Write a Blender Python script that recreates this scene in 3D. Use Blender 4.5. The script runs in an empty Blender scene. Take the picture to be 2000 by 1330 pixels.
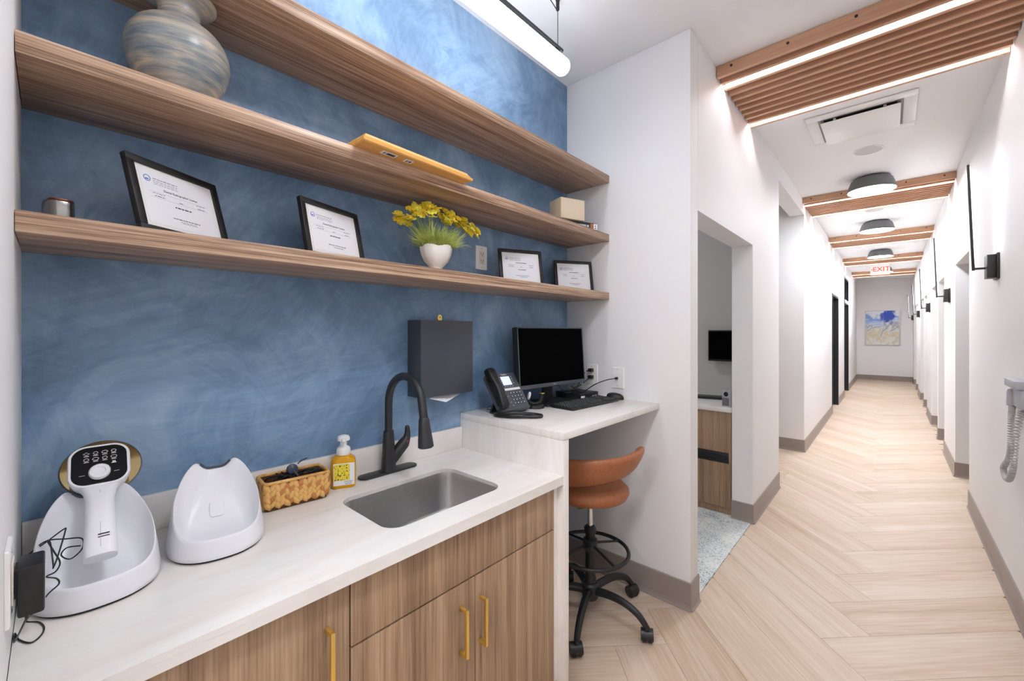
import bpy, bmesh, math, random
from mathutils import Vector, Matrix, Euler, noise
random.seed(7)
S = bpy.context.scene
COL = S.collection
PI = math.pi
# ------------------------------------------------------------------ camera, world, exposure
cd = bpy.data.cameras.new('camera'); cam = bpy.data.objects.new('camera', cd); COL.objects.link(cam)
cam.location = (0, 0, 1.46); cam.rotation_euler = (PI/2, 0, math.radians(42.2))
cd.sensor_width = 36; cd.lens = 36*815/2000; cd.shift_y = -17/2000; cd.clip_start = .02
S.camera = cam
w = bpy.data.worlds.new('world'); S.world = w; w.use_nodes = True
w.node_tree.nodes['Background'].inputs[0].default_value = (.8, .85, .9, 1)
w.node_tree.nodes['Background'].inputs[1].default_value = .3
S.view_settings.view_transform = 'Standard'; S.view_settings.look = 'None'
S.view_settings.gamma = 1; S.view_settings.use_curve_mapping = False
S.view_settings.exposure = 1.95
S.cycles.caustics_reflective = False; S.cycles.caustics_refractive = False
S.cycles.max_bounces = 8; S.cycles.glossy_bounces = 3; S.cycles.transmission_bounces = 4
LED, DOME, TUBE, SCONCE = 20.0, 30.0, 3.4, 11.0        # how strongly the lamps of the place shine

# ------------------------------------------------------------------ materials
def lin(c):
    f = lambda v: v/12.92 if v <= .04045 else ((v+.055)/1.055)**2.4
    return tuple(f(v/255) for v in c)+(1,)
def mat(name, col, rough=.5, metal=0, emit=0, **kw):
    m = bpy.data.materials.new(name); m.use_nodes = True
    b = m.node_tree.nodes['Principled BSDF']
    b.inputs['Base Color'].default_value = lin(col); b.inputs['Roughness'].default_value = rough
    b.inputs['Metallic'].default_value = metal
    if emit:
        b.inputs['Emission Color'].default_value = lin(kw.pop('ecol', col)); b.inputs['Emission Strength'].default_value = emit
    for k, v in kw.items(): b.inputs[k.replace('_', ' ')].default_value = v
    return m
class NT:
    def __init__(s, m): s.t = m.node_tree; s.b = s.t.nodes['Principled BSDF']
    def n(s, typ, **kw):
        x = s.t.nodes.new(typ)
        for k, v in kw.items():
            if k.startswith('i_'): x.inputs[int(k[2:]) if k[2:].isdigit() else k[2:].replace('_', ' ')].default_value = v
            else: setattr(x, k, v)
        return x
    def l(s, a, b): s.t.links.new(a, b)
    def ramp(s, stops):
        r = s.t.nodes.new('ShaderNodeValToRGB'); e = r.color_ramp.elements
        while len(e) < len(stops): e.new(.5)
        for k, (p, c) in enumerate(stops): e[k].position = p; e[k].color = lin(c)
        return r
    def bump(s, src, strength, dist=.002):
        b = s.n('ShaderNodeBump', i_Strength=strength, i_Distance=dist); s.l(src, b.inputs['Height']); s.l(b.outputs[0], s.b.inputs['Normal'])
def coords(t, scale, rnd=False, kind='Object'):
    c = t.n('ShaderNodeTexCoord'); mp = t.n('ShaderNodeMapping'); mp.inputs['Scale'].default_value = scale
    src = c.outputs[kind]
    if rnd:
        oi = t.n('ShaderNodeObjectInfo'); mu = t.n('ShaderNodeMath', operation='MULTIPLY', i_1=37.0)
        t.l(oi.outputs['Random'], mu.inputs[0]); cm = t.n('ShaderNodeCombineXYZ')
        for k in range(3): t.l(mu.outputs[0], cm.inputs[k])
        ad = t.n('ShaderNodeVectorMath', operation='ADD'); t.l(src, ad.inputs[0]); t.l(cm.outputs[0], ad.inputs[1]); src = ad.outputs[0]
    t.l(src, mp.inputs['Vector']); return mp.outputs[0]
def wood(name, stops, axis, fine=70, coarse=9, rough=.45, rnd=False, stretch=.03, vary=.0, spec=.5):
    m = mat(name, (128, 100, 80), rough); t = NT(m); m.node_tree.nodes['Principled BSDF'].inputs['Specular IOR Level'].default_value = spec
    def sc(k): return tuple(k*stretch if i == axis else k for i in range(3))
    v1 = coords(t, sc(fine), rnd); v2 = coords(t, sc(coarse), rnd)
    n1 = t.n('ShaderNodeTexNoise', i_Scale=1.0, i_Detail=4.0, i_Roughness=.65); t.l(v1, n1.inputs['Vector'])
    n2 = t.n('ShaderNodeTexNoise', i_Scale=1.0, i_Detail=5.0, i_Roughness=.6, i_Distortion=.6); t.l(v2, n2.inputs['Vector'])
    mx = t.n('ShaderNodeMath', operation='MULTIPLY_ADD', i_1=.5); t.l(n1.outputs[0], mx.inputs[0])
    hf = t.n('ShaderNodeMath', operation='MULTIPLY', i_1=.5); t.l(n2.outputs[0], hf.inputs[0]); t.l(hf.outputs[0], mx.inputs[2])
    src = mx.outputs[0]
    if vary:
        oi = t.n('ShaderNodeObjectInfo'); a = t.n('ShaderNodeMath', operation='MULTIPLY_ADD', i_1=vary, i_2=-vary/2); t.l(oi.outputs['Random'], a.inputs[0])
        ad = t.n('ShaderNodeMath', operation='ADD'); t.l(src, ad.inputs[0]); t.l(a.outputs[0], ad.inputs[1]); src = ad.outputs[0]
    r = t.ramp(stops); t.l(src, r.inputs[0]); t.l(r.outputs[0], t.b.inputs['Base Color']); t.bump(n1.outputs[0], .06, .001)
    return m
def noisy(name, stops, scale, rough=.5, detail=5, dist=0, kind='Object', bump=0, metal=0, sc3=(1, 1, 1)):
    m = mat(name, stops[0][1], rough, metal); t = NT(m)
    n = t.n('ShaderNodeTexNoise', i_Scale=scale, i_Detail=float(detail), i_Roughness=.6, i_Distortion=float(dist)); t.l(coords(t, sc3, kind=kind), n.inputs['Vector'])
    r = t.ramp(stops); t.l(n.outputs[0], r.inputs[0]); t.l(r.outputs[0], t.b.inputs['Base Color'])
    if bump: t.bump(n.outputs[0], bump)
    return m
M = {}
M['white'] = mat('white_paint', (240, 239, 239), .62)
M['ceil'] = mat('ceiling_paint', (242, 241, 241), .6)
M['shaded_wall'] = mat('shaded_white_paint', (196, 193, 189), .55)  # dimness of the side room put into the colour of its white walls
def plaster():
    m = mat('blue_plaster', (80, 110, 140), .42, Coat_Weight=.4, Coat_Roughness=.45); t = NT(m)
    c = t.n('ShaderNodeTexCoord')
    wv = t.n('ShaderNodeTexNoise', i_Scale=5.0, i_Detail=4.0); t.l(c.outputs['Object'], wv.inputs['Vector'])
    wa = t.n('ShaderNodeVectorMath', operation='MULTIPLY_ADD'); wa.inputs[1].default_value = (.22, .22, .22); t.l(wv.outputs['Color'], wa.inputs[0]); t.l(c.outputs['Object'], wa.inputs[2])
    def strokes(cell, fine, off):
        mp = t.n('ShaderNodeMapping'); mp.inputs['Location'].default_value = (0, off, off*1.7); t.l(wa.outputs[0], mp.inputs['Vector'])
        vo = t.n('ShaderNodeTexVoronoi', i_Scale=cell); t.l(mp.outputs[0], vo.inputs['Vector'])
        sp = t.n('ShaderNodeSeparateColor'); t.l(vo.outputs['Color'], sp.inputs[0])
        an = t.n('ShaderNodeMath', operation='MULTIPLY', i_1=3.1); t.l(sp.outputs[0], an.inputs[0])
        ro = t.n('ShaderNodeVectorRotate', rotation_type='X_AXIS'); t.l(c.outputs['Object'], ro.inputs['Vector']); t.l(an.outputs[0], ro.inputs['Angle'])
        sc = t.n('ShaderNodeMapping'); sc.inputs['Scale'].default_value = (1, fine, fine*.1); t.l(ro.outputs[0], sc.inputs['Vector'])
        no = t.n('ShaderNodeTexNoise', i_Scale=1.0, i_Detail=5.0, i_Roughness=.65, i_Distortion=.6); t.l(sc.outputs[0], no.inputs['Vector'])
        mx = t.n('ShaderNodeMath', operation='MULTIPLY_ADD', i_1=.16); t.l(sp.outputs[1], mx.inputs[0]); t.l(no.outputs[0], mx.inputs[2]); return mx.outputs[0]
    a = strokes(2.6, 42, 0.0); b = strokes(4.8, 70, 3.3)
    lo = t.n('ShaderNodeTexNoise', i_Scale=2.6, i_Detail=6.0, i_Roughness=.6, i_Distortion=1.0); t.l(c.outputs['Object'], lo.inputs['Vector'])
    def madd(x, k, y=None):
        q = t.n('ShaderNodeMath', operation='MULTIPLY_ADD', i_1=k, i_2=0.0); t.l(x, q.inputs[0])
        if y is not None: t.l(y, q.inputs[2])
        return q.outputs[0]
    st = madd(a, .2, madd(b, .15)); f = madd(lo.outputs[0], .68, st)
    r = t.ramp([(.42, (94, 125, 157)), (.53, (115, 147, 180)), (.62, (134, 165, 195)), (.74, (164, 187, 209))]); t.l(f, r.inputs[0]); t.l(r.outputs[0], t.b.inputs['Base Color'])
    t.bump(st, .1, .003); return m
M['blue'] = plaster()
M['shelf'] = wood('walnut_laminate_along', [(.36, (90, 64, 46)), (.45, (148, 116, 92)), (.54, (190, 157, 130)), (.66, (222, 194, 168))], 1, 260, 34, .36, False, .016)
M['cab'] = wood('walnut_laminate_upright', [(.33, (108, 83, 62)), (.45, (152, 122, 95)), (.56, (176, 146, 116)), (.72, (202, 174, 144))], 2, 190, 26, .42, False, .02)
M['dark_gap'] = mat('dark_carcass', (46, 36, 30), .7)
M['plank'] = wood('pale_oak_plank', [(.28, (182, 152, 122)), (.42, (201, 176, 150)), (.54, (212, 191, 169)), (.7, (222, 206, 189))], 0, 70, 8, .5, True, .05, .1)
M['floor_base'] = mat('floor_adhesive', (176, 150, 122), .7)
M['slat'] = wood('slat_timber', [(.3, (164, 116, 86)), (.5, (198, 150, 118)), (.75, (218, 176, 146))], 0, 60, 10, .5)
M['base'] = mat('taupe_vinyl', (152, 140, 133), .4)
def quartz():
    m = mat('quartz', (236, 231, 224), .25); t = NT(m)
    a = t.n('ShaderNodeTexNoise', i_Scale=3.0, i_Detail=6.0, i_Roughness=.65, i_Distortion=.8); t.l(coords(t, (3.2, .7, .7)), a.inputs['Vector'])
    r = t.ramp([(.3, (230, 222, 213)), (.45, (237, 231, 225)), (.6, (241, 238, 233)), (.8, (235, 231, 226))]); t.l(a.outputs[0], r.inputs[0]); t.l(r.outputs[0], t.b.inputs['Base Color']); return m
M['quartz'] = quartz()
M['black'] = mat('black_plastic', (24, 24, 26), .45)
M['matteblack'] = mat('matte_black_metal', (36, 37, 40), .4); M['dispenser'] = mat('charcoal_enamel', (66, 70, 78), .4)
M['graphite'] = mat('graphite_plastic', (76, 79, 86), .45); M['keycap'] = mat('keycap', (44, 46, 50), .5)
M['grey_key'] = mat('key_legend', (150, 152, 158), .5)
M['screen'] = mat('screen_glass', (2, 2, 3), .7, Specular_IOR_Level=.03)
M['lcd'] = mat('phone_display', (150, 160, 220), .4, emit=.55)
M['gold'] = mat('brushed_brass', (246, 214, 122), .38, 1)
M['chrome'] = mat('chrome', (215, 215, 218), .12, 1)
def steel():
    m = mat('brushed_steel', (170, 168, 165), .3, 1); t = NT(m)
    n = t.n('ShaderNodeTexNoise', i_Scale=1.0, i_Detail=3.0); t.l(coords(t, (500, 30, 500)), n.inputs['Vector'])
    r = t.ramp([(.3, (200, 198, 196)), (.7, (216, 214, 211))]); t.l(n.outputs[0], r.inputs[0]); t.l(r.outputs[0], t.b.inputs['Base Color']); return m
M['steel'] = steel()
M['wplastic'] = mat('white_plastic', (238, 238, 242), .3)
M['wplate'] = mat('white_cover_plate', (240, 239, 236), .35)
M['ivory'] = mat('ivory_receptacle', (228, 222, 208), .4)
M['slot'] = mat('slot_dark', (40, 38, 36), .7)
M['ceramic_w'] = mat('white_ceramic', (242, 238, 230), .25)
M['paper'] = mat('paper', (240, 240, 244), .55)
M['ink'] = mat('print_ink', (96, 96, 104), .7)
M['ink_dark'] = mat('print_ink_dark', (52, 52, 60), .7)
M['blue_ink'] = mat('blue_seal_ink', (84, 116, 196), .6)
M['white_ink'] = mat('white_print', (232, 232, 232), .6)
M['red'] = mat('red_mark', (205, 50, 40), .5)
M['leather'] = noisy('tan_leather', [(.3, (156, 94, 58)), (.7, (170, 106, 68))], 60, .42, bump=.05)
M['oak_tray'] = wood('honey_pine', [(.3, (208, 148, 74)), (.5, (226, 170, 92)), (.75, (240, 192, 116))], 1, 60, 10, .4)
M['cream'] = mat('cream_card', (222, 202, 172), .6)
def vasemat():
    m = mat('banded_glaze', (120, 130, 130), .28); t = NT(m)
    a = t.n('ShaderNodeTexNoise', i_Scale=1.0, i_Detail=5.0, i_Roughness=.6, i_Distortion=.7); t.l(coords(t, (7, 7, 75)), a.inputs['Vector'])
    b = t.n('ShaderNodeTexNoise', i_Scale=9.0, i_Detail=3.0); t.l(coords(t, (1, 1, 1.5)), b.inputs['Vector'])
    s = t.n('ShaderNodeMath', operation='MULTIPLY_ADD', i_1=.6); t.l(a.outputs[0], s.inputs[0])
    q = t.n('ShaderNodeMath', operation='MULTIPLY', i_1=.42); t.l(b.outputs[0], q.inputs[0]); t.l(q.outputs[0], s.inputs[2])
    r = t.ramp([(.36, (98, 114, 128)), (.45, (134, 140, 142)), (.53, (166, 162, 153)), (.61, (200, 182, 160)), (.75, (222, 202, 176))]); t.l(s.outputs[0], r.inputs[0]); t.l(r.outputs[0], t.b.inputs['Base Color']); t.bump(a.outputs[0], .25, .003); return m
M['vase'] = vasemat()
M['leaf'] = noisy('foliage', [(.3, (150, 172, 70)), (.5, (190, 204, 104)), (.7, (222, 230, 150))], 30, .55)
M['petal'] = mat('yellow_petal', (255, 240, 90), .7)
M['petal2'] = mat('orange_petal', (255, 222, 50), .7)
M['pistil'] = mat('flower_centre', (196, 122, 18), .6)
M['straw'] = noisy('water_hyacinth', [(.25, (178, 112, 48)), (.45, (214, 158, 84)), (.6, (232, 184, 110)), (.8, (240, 204, 140))], 26, .6, kind='Object', sc3=(1, 1, .25))
M['straw2'] = noisy('water_hyacinth_red', [(.3, (160, 84, 40)), (.7, (214, 146, 80))], 26, .6, sc3=(1, 1, .25))
M['soap'] = mat('amber_soap', (255, 186, 20), .1, Transmission_Weight=.3, IOR=1.35)
def lemon():
    m = mat('lemon_picture', (230, 210, 50), .5); t = NT(m)
    v = t.n('ShaderNodeTexVoronoi', i_Scale=75.0); t.l(coords(t, (1, 1, 1)), v.inputs['Vector'])
    r = t.ramp([(.0, (60, 80, 30)), (.12, (120, 128, 30)), (.25, (236, 214, 40)), (.6, (244, 226, 80)), (1, (238, 176, 40))]); t.l(v.outputs['Distance'], r.inputs[0]); r.color_ramp.elements[1].position = .22
    n = t.n('ShaderNodeTexNoise', i_Scale=140.0); t.l(coords(t, (1, 1, 1)), n.inputs['Vector'])
    r2 = t.ramp([(.36, (50, 60, 34)), (.44, (238, 216, 50)), (.6, (246, 226, 70)), (.75, (236, 170, 40))]); t.l(n.outputs[0], r2.inputs[0]); t.l(r2.outputs[0], t.b.inputs['Base Color']); return m
M['lemon'] = lemon()
def carpetmat():
    m = mat('woven_carpet', (200, 210, 214), .9); t = NT(m)
    a = t.n('ShaderNodeTexNoise', i_Scale=1.0, i_Detail=2.0); t.l(coords(t, (45, 260, 1)), a.inputs['Vector'])
    b = t.n('ShaderNodeTexNoise', i_Scale=1.0, i_Detail=2.0); t.l(coords(t, (260, 40, 1)), b.inputs['Vector'])
    c = t.n('ShaderNodeTexNoise', i_Scale=7.0, i_Detail=3.0); t.l(coords(t, (1, 1, 1)), c.inputs['Vector'])
    s = t.n('ShaderNodeMath', operation='MINIMUM'); t.l(a.outputs[0], s.inputs[0]); t.l(b.outputs[0], s.inputs[1])
    s2 = t.n('ShaderNodeMath', operation='MULTIPLY_ADD', i_1=.3); t.l(c.outputs[0], s2.inputs[0]); t.l(s.outputs[0], s2.inputs[2])
    r = t.ramp([(.47, (112, 126, 138)), (.54, (184, 194, 196)), (.6, (224, 226, 222)), (.75, (236, 235, 228))]); t.l(s2.outputs[0], r.inputs[0]); t.l(r.outputs[0], t.b.inputs['Base Color']); t.bump(s.outputs[0], .4, .004); return m
M['carpet'] = carpetmat()
M['led'] = mat('led_diffuser', (243, 246, 253), .5, emit=LED)
M['dome_led'] = mat('dome_diffuser', (243, 246, 253), .5, emit=DOME)
M['tube_led'] = mat('tube_diffuser', (243, 246, 253), .5, emit=TUBE)
M['sconce_led'] = mat('sconce_diffuser', (244, 247, 255), .5, emit=SCONCE)
M['alu'] = mat('aluminium_channel', (112, 112, 114), .45, .7)
M['dome'] = mat('charcoal_shade', (112, 112, 114), .5)
M['sconce'] = mat('bronze_black', (40, 38, 36), .45)
M['exit_face'] = mat('exit_face', (246, 226, 220), .5, emit=.12)
M['exit_red'] = mat('exit_red', (226, 30, 32), .5, emit=.25)
M['device_grey'] = mat('device_grey', (176, 176, 182), .45)
M['coil_grey'] = mat('coil_grey', (188, 187, 184), .5)
M['goldglass'] = mat('leaded_glass', (176, 158, 112), .08, .85)
M['panel_black'] = mat('panel_glass', (6, 7, 11), .25, Specular_IOR_Level=.2)
M['door_black'] = mat('black_door', (36, 38, 42), .35)
M['silver'] = mat('silver_frame', (196, 192, 184), .35, .6)
def painting():
    m = mat('abstract_painting', (220, 222, 226), .6); t = NT(m)
    c = t.n('ShaderNodeTexCoord'); sp = t.n('ShaderNodeSeparateXYZ'); t.l(c.outputs['Generated'], sp.inputs[0])
    n = t.n('ShaderNodeTexNoise', i_Scale=3.2, i_Detail=6.0, i_Distortion=1.6); t.l(c.outputs['Generated'], n.inputs['Vector'])
    n2 = t.n('ShaderNodeTexNoise', i_Scale=5.0, i_Detail=5.0, i_Distortion=1.0); t.l(coords(t, (1, 1, 1), kind='Generated'), n2.inputs['Vector'])
    def k(op, a, b, v=None):
        x = t.n('ShaderNodeMath', operation=op); t.l(a, x.inputs[0])
        if b is None: x.inputs[1].default_value = v
        else: t.l(b, x.inputs[1])
        return x.outputs[0]
    f = k('ADD', sp.outputs['Z'], k('MULTIPLY', k('SUBTRACT', n.outputs[0], None, .5), None, 1.1))
    r = t.ramp([(.08, (232, 230, 224)), (.24, (216, 204, 172)), (.36, (232, 232, 232)), (.48, (170, 172, 176)), (.56, (226, 230, 238)), (.68, (176, 200, 236)), (.8, (118, 156, 222)), (.95, (232, 236, 242))]); t.l(f, r.inputs[0])
    # deep blue patch upper right
    dx = k('SUBTRACT', sp.outputs['X'], None, .68); dz = k('SUBTRACT', sp.outputs['Z'], None, .84)
    d = k('ADD', k('MULTIPLY', dx, dx), k('MULTIPLY', dz, dz)); d = k('ADD', k('SQRT', d, None, 0), k('MULTIPLY', k('SUBTRACT', n2.outputs[0], None, .5), None, .5))
    r2 = t.ramp([(.15, (255, 255, 255)), (.24, (0, 0, 0))]); t.l(d, r2.inputs[0])
    mx = t.n('ShaderNodeMix', data_type='RGBA'); t.l(r2.outputs[0], mx.inputs['Factor']); t.l(r.outputs[0], mx.inputs[6]); mx.inputs[7].default_value = lin((58, 88, 190))
    t.l(mx.outputs[2], t.b.inputs['Base Color']); return m
M['painting'] = painting()

# ------------------------------------------------------------------ mesh helpers
class MB:
    def __init__(s): s.v = []; s.f = []
    def add(s, vs, fs):
        o = len(s.v); s.v += [Vector(v) for v in vs]; s.f += [tuple(i+o for i in f) for f in fs]; return s
    def box(s, x0, x1, y0, y1, z0, z1):
        return s.add([(x0, y0, z0), (x1, y0, z0), (x1, y1, z0), (x0, y1, z0), (x0, y0, z1), (x1, y0, z1), (x1, y1, z1), (x0, y1, z1)],
                     [(0, 3, 2, 1), (4, 5, 6, 7), (0, 1, 5, 4), (1, 2, 6, 5), (2, 3, 7, 6), (3, 0, 4, 7)])
    def cbox(s, c, d): return s.box(c[0]-d[0]/2, c[0]+d[0]/2, c[1]-d[1]/2, c[1]+d[1]/2, c[2]-d[2]/2, c[2]+d[2]/2)
    def loft(s, rings, caps=(True, True), closed=True):
        n = len(rings[0]); vs = [p for r in rings for p in r]; fs = []
        for k in range(len(rings)-1):
            for i in range(n if closed else n-1):
                j = (i+1) % n; fs.append((k*n+i, k*n+j, (k+1)*n+j, (k+1)*n+i))
        if caps[0]: fs.append(tuple(range(n))[::-1])
        if caps[1]: fs.append(tuple((len(rings)-1)*n+i for i in range(n)))
        return s.add(vs, fs)
    def lathe(s, prof, n=32, c=(0, 0, 0), caps=(True, True), mod=None):
        rings = []
        for r, z in prof:
            ring = []
            for i in range(n):
                a = 2*PI*i/n; q = r*(mod(a, z) if mod else 1); ring.append((c[0]+q*math.cos(a), c[1]+q*math.sin(a), c[2]+z))
            rings.append(ring)
        return s.loft(rings, caps)
    def prism(s, poly, z0, z1): return s.loft([[(x, y, z0) for x, y in poly], [(x, y, z1) for x, y in poly]])
    def tube(s, path, r, n=8, closed=False):
        P = [Vector(p) for p in path]; m = len(P); rad = r if isinstance(r, (list, tuple)) else [r]*m
        T = [((P[(i+1) % m] if closed or i < m-1 else P[i])-(P[i-1] if closed or i > 0 else P[i])).normalized() for i in range(m)]
        u = T[0].orthogonal().normalized(); rings = []
        for i in range(m):
            u = (u-T[i]*u.dot(T[i])); u = u.normalized() if u.length > 1e-6 else T[i].orthogonal().normalized(); v = T[i].cross(u)
            rings.append([P[i]+(u*math.cos(2*PI*k/n)+v*math.sin(2*PI*k/n))*rad[i] for k in range(n)])
        if closed: rings.append(rings[0]); return s.loft(rings, (False, False))
        return s.loft(rings)
    def cyl(s, a, b, r, n=16): return s.tube([a, b], r, n)
    def xf(s, mtx): s.v = [mtx @ v for v in s.v]; return s
    def mesh(s, name, bevel=0, seg=2, smooth=False, ang=35, sub=0):
        me = bpy.data.meshes.new(name); me.from_pydata([tuple(v) for v in s.v], [], s.f)
        bm = bmesh.new(); bm.from_mesh(me)
        bmesh.ops.recalc_face_normals(bm, faces=bm.faces)
        if bevel:
            es = [e for e in bm.edges if len(e.link_faces) == 2 and e.calc_face_angle(0) > .5]
            bmesh.ops.bevel(bm, geom=es, offset=bevel, segments=seg, affect='EDGES', profile=.5, clamp_overlap=True)
        bm.to_mesh(me); bm.free()
        if smooth or bevel:
            me.shade_smooth(); me.set_sharp_from_angle(angle=math.radians(ang))
        return me
def link(name, me, m, parent=None, mtx=None):
    o = bpy.data.objects.new(name, me); COL.objects.link(o)
    if m is not None and not me.materials: me.materials.append(m)
    if parent: o.parent = parent
    if mtx is not None: o.matrix_local = mtx
    return o
def part(name, mb, m, parent=None, bevel=0, smooth=False, mtx=None, seg=2, ang=35, label=None):
    o = link(name, mb.mesh(name, bevel, seg, smooth, ang), m, parent, mtx)
    if label: o['label'] = label
    return o
def tag(o, label, cat, group=None):
    o['label'] = label; o['category'] = cat
    if group: o['group'] = group
    return o
def thing(name, label, cat, loc=(0, 0, 0), rz=0, group=None):
    o = bpy.data.objects.new(name, None); COL.objects.link(o); o.location = loc; o.rotation_euler = (0, 0, rz); o.empty_display_size = .1
    return tag(o, label, cat, group)
def struct(name, mb, m, parent=None, bevel=0):
    o = part(name, mb, m, parent, bevel); o['kind'] = 'structure'; return o
def dup(root, loc, rz=0, label=None):
    def rec(o, p):
        c = o.copy(); COL.objects.link(c); c.parent = p
        for ch in o.children: rec(ch, c)
        return c
    r = rec(root, None); r.location = loc; r.rotation_euler = (0, 0, rz)
    if label: r['label'] = label
    return r
def axes(o, x, y, z):
    m = Matrix.Identity(4)
    for k, a in enumerate((x, y, z)): m.col[k][:3] = Vector(a).normalized()
    m.col[3][:3] = o; return m
def rrect(w, h, r, n=6, cx=0, cy=0):
    p = []
    for sx, sy, a0 in ((1, 1, 0), (-1, 1, PI/2), (-1, -1, PI), (1, -1, 1.5*PI)):
        for k in range(n+1):
            a = a0+PI/2*k/n; p.append((cx+sx*(w/2-r)+r*math.cos(a), cy+sy*(h/2-r)+r*math.sin(a)))
    return p
def smooth_path(pts, n=6):
    P = [Vector(p) for p in pts]; out = []
    for i in range(len(P)-1):
        a, b, c, d = P[max(i-1, 0)], P[i], P[i+1], P[min(i+2, len(P)-1)]
        for k in range(n):
            t = k/n; out.append(.5*((2*b)+(c-a)*t+(2*a-5*b+4*c-d)*t*t+(-a+3*b-3*c+d)*t**3))
    out.append(P[-1]); return out
DG = None
def text(name, s, size, m, parent, mtx, align='CENTER'):
    cu = bpy.data.curves.new('t', 'FONT'); cu.body = s; cu.size = size; cu.align_x = align; cu.align_y = 'CENTER'; cu.extrude = .0002; cu.resolution_u = 3
    o = bpy.data.objects.new('t', cu); COL.objects.link(o)
    dg = bpy.context.evaluated_depsgraph_get(); me = bpy.data.meshes.new_from_object(o.evaluated_get(dg)); me.name = name
    bpy.data.objects.remove(o); bpy.data.curves.remove(cu); me.materials.clear()
    return link(name, me, m, parent, mtx)

XB, XL, XR, YE, YN, YW, ZC = -1.554, -.775, .485, 16.8, 2.243, -.049, 3.05
XLI = -.92                     # room side of the hall's left wall
# ------------------------------------------------------------------ room shell
YB = -5.0
fl = struct('floor', MB().box(-3.4, 1.9, YB, YE, -.06, -.006), M['floor_base'])
W2 = .249; L = W2*4; g = .0007
base_plank = MB().box(-L/2+g, L/2-g, -W2/2+g, W2/2-g, -.006, 0).mesh('plank'); base_plank.materials.append(M['plank'])
def clip(poly, nx, ny, d):       # keep nx*x+ny*y>=d
    out = []
    for i in range(len(poly)):
        a, b = poly[i], poly[(i+1) % len(poly)]; da, db = nx*a[0]+ny*a[1]-d, nx*b[0]+ny*b[1]-d
        if da >= 0: out.append(a)
        if (da >= 0) != (db >= 0): t = da/(da-db); out.append((a[0]+(b[0]-a[0])*t, a[1]+(b[1]-a[1])*t))
    return out
def seen(x, y, rx):
    if rx[1] < -.6 or rx[0] > 16.75: return False
    if -1.9 < x < .75 and y < 2.9: return x > -1.3 or y > .8
    if -1.3 < x < .75: return True
    return -1.9 < x and 4.0 < y < 6.4
r2 = math.sqrt(.5)
for k in range(-14, 60):
    for m4 in range(-3, 4):
        for kind in (0, 1):
            if kind == 0: p0, q0 = k+4*m4, k-4*m4; cp, cq, rot = p0+2, q0+.5, PI/4
            else: p0, q0 = k+4*m4, k-7-4*m4; cp, cq, rot = p0+.5, q0+2, 3*PI/4
            x = -.07+W2*r2*(cp-cq); y = 2.285+W2*r2*(cp+cq)
            c, s = math.cos(rot), math.sin(rot)
            cor = [(x+c*a*L/2-s*b*W2/2, y+s*a*L/2+c*b*W2/2) for a, b in ((-1, -1), (1, -1), (1, 1), (-1, 1))]
            ys = [q[1] for q in cor]
            if not seen(x, y, (min(ys), max(ys))): continue
            mt = Matrix.Translation((x, y, 0)) @ Matrix.Rotation(rot, 4, 'Z')
            pol = [(-L/2+g, -W2/2+g), (L/2-g, -W2/2+g), (L/2-g, W2/2-g), (-L/2+g, W2/2-g)]; inv = mt.inverted()
            def cw(pol, nx, ny, d):
                n = inv.to_3x3() @ Vector((nx, ny, 0)); return clip(pol, n.x, n.y, d-nx*x-ny*y)
            whole = cw(cw(pol, 0, -1, -(YE-.002)), 1, 0, -3.3)
            if y < 3.4: whole = cw(whole, 1, 0, XB+.002)
            xs = [q[0] for q in cor]
            pieces = [whole]
            if min(xs) < -.785 and max(ys) > 2.36 and min(ys) < 4.46:      # cut round the carpeted side room
                lf = cw(whole, -1, 0, .785); pieces = [cw(whole, 1, 0, -.785), cw(lf, 0, -1, -2.36), cw(lf, 0, 1, 4.46)]
            for pl in pieces:
                if len(pl) < 3 or abs(sum(pl[i-1][0]*pl[i][1]-pl[i][0]*pl[i-1][1] for i in range(len(pl)))) < .002: continue
                me = base_plank if pl == pol else MB().prism(pl, -.006, 0).mesh('plank')
                link('plank', me, M['plank'], fl, mt)
struct('floor_carpet', MB().box(-3.2, -.787, YN+.118, 4.46, -.006, .004), M['carpet'])
struct('ceiling', MB().box(-3.4, 1.9, YB, YE, ZC, ZC+.1), M['ceil'])
struct('wall_niche_back', MB().box(XB-.15, XB, YW-.15, YN+.115, 0, ZC), M['blue'])
struct('wall_niche_left', MB().box(XB, XL, YW-.14, YW, 0, ZC), M['white'], bevel=.003)
struct('wall_niche_right', MB().box(XB, XL, YN, YN+.115, 0, ZC), M['white'], bevel=.003)
wl = MB()
D1, D2, DA, DB = (2.358, 3.58), (4.58, 6.13), (9.39, 10.58), (12.05, 13.3)
wl.box(XLI, XL, YN+.1151, D1[1], 2.12, ZC); wl.box(XLI, XL, D1[1], D2[0], 0, ZC); wl.box(XLI, XL, D2[0], D2[1], 2.88, ZC)
wl.box(XLI, XL, D2[1], DA[0], 0, ZC); wl.box(XLI, XL, *DA, 2.15, ZC); wl.box(XLI, XL, DA[1], DB[0], 0, ZC); wl.box(XLI, XL, *DB, 2.72, ZC); wl.box(XLI, XL, DB[1], YE, 0, ZC)
struct('wall_left', wl, M['white'])
struct('wall_left_rear', MB().box(XLI, XL, YB, YW-.1401, 0, ZC), M['white'])
RO = [(5.12, 6.12), (7.28, 8.12), (8.24, 9.3), (10.5, 11.4), (11.5, 12.57), (13.68, 14.65), (14.75, 16.05)]
wr = MB(); y = YB
for a, b in RO: wr.box(XR, XR+.13, y, a, 0, ZC); wr.box(XR, XR+.13, a, b, 2.135, ZC); y = b
wr.box(XR, XR+.13, y, YE, 0, ZC); struct('wall_right', wr, M['white'])
struct('wall_right_rooms', MB().box(1.75, 1.85, YB, YE, 0, ZC), M['white'])
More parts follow.
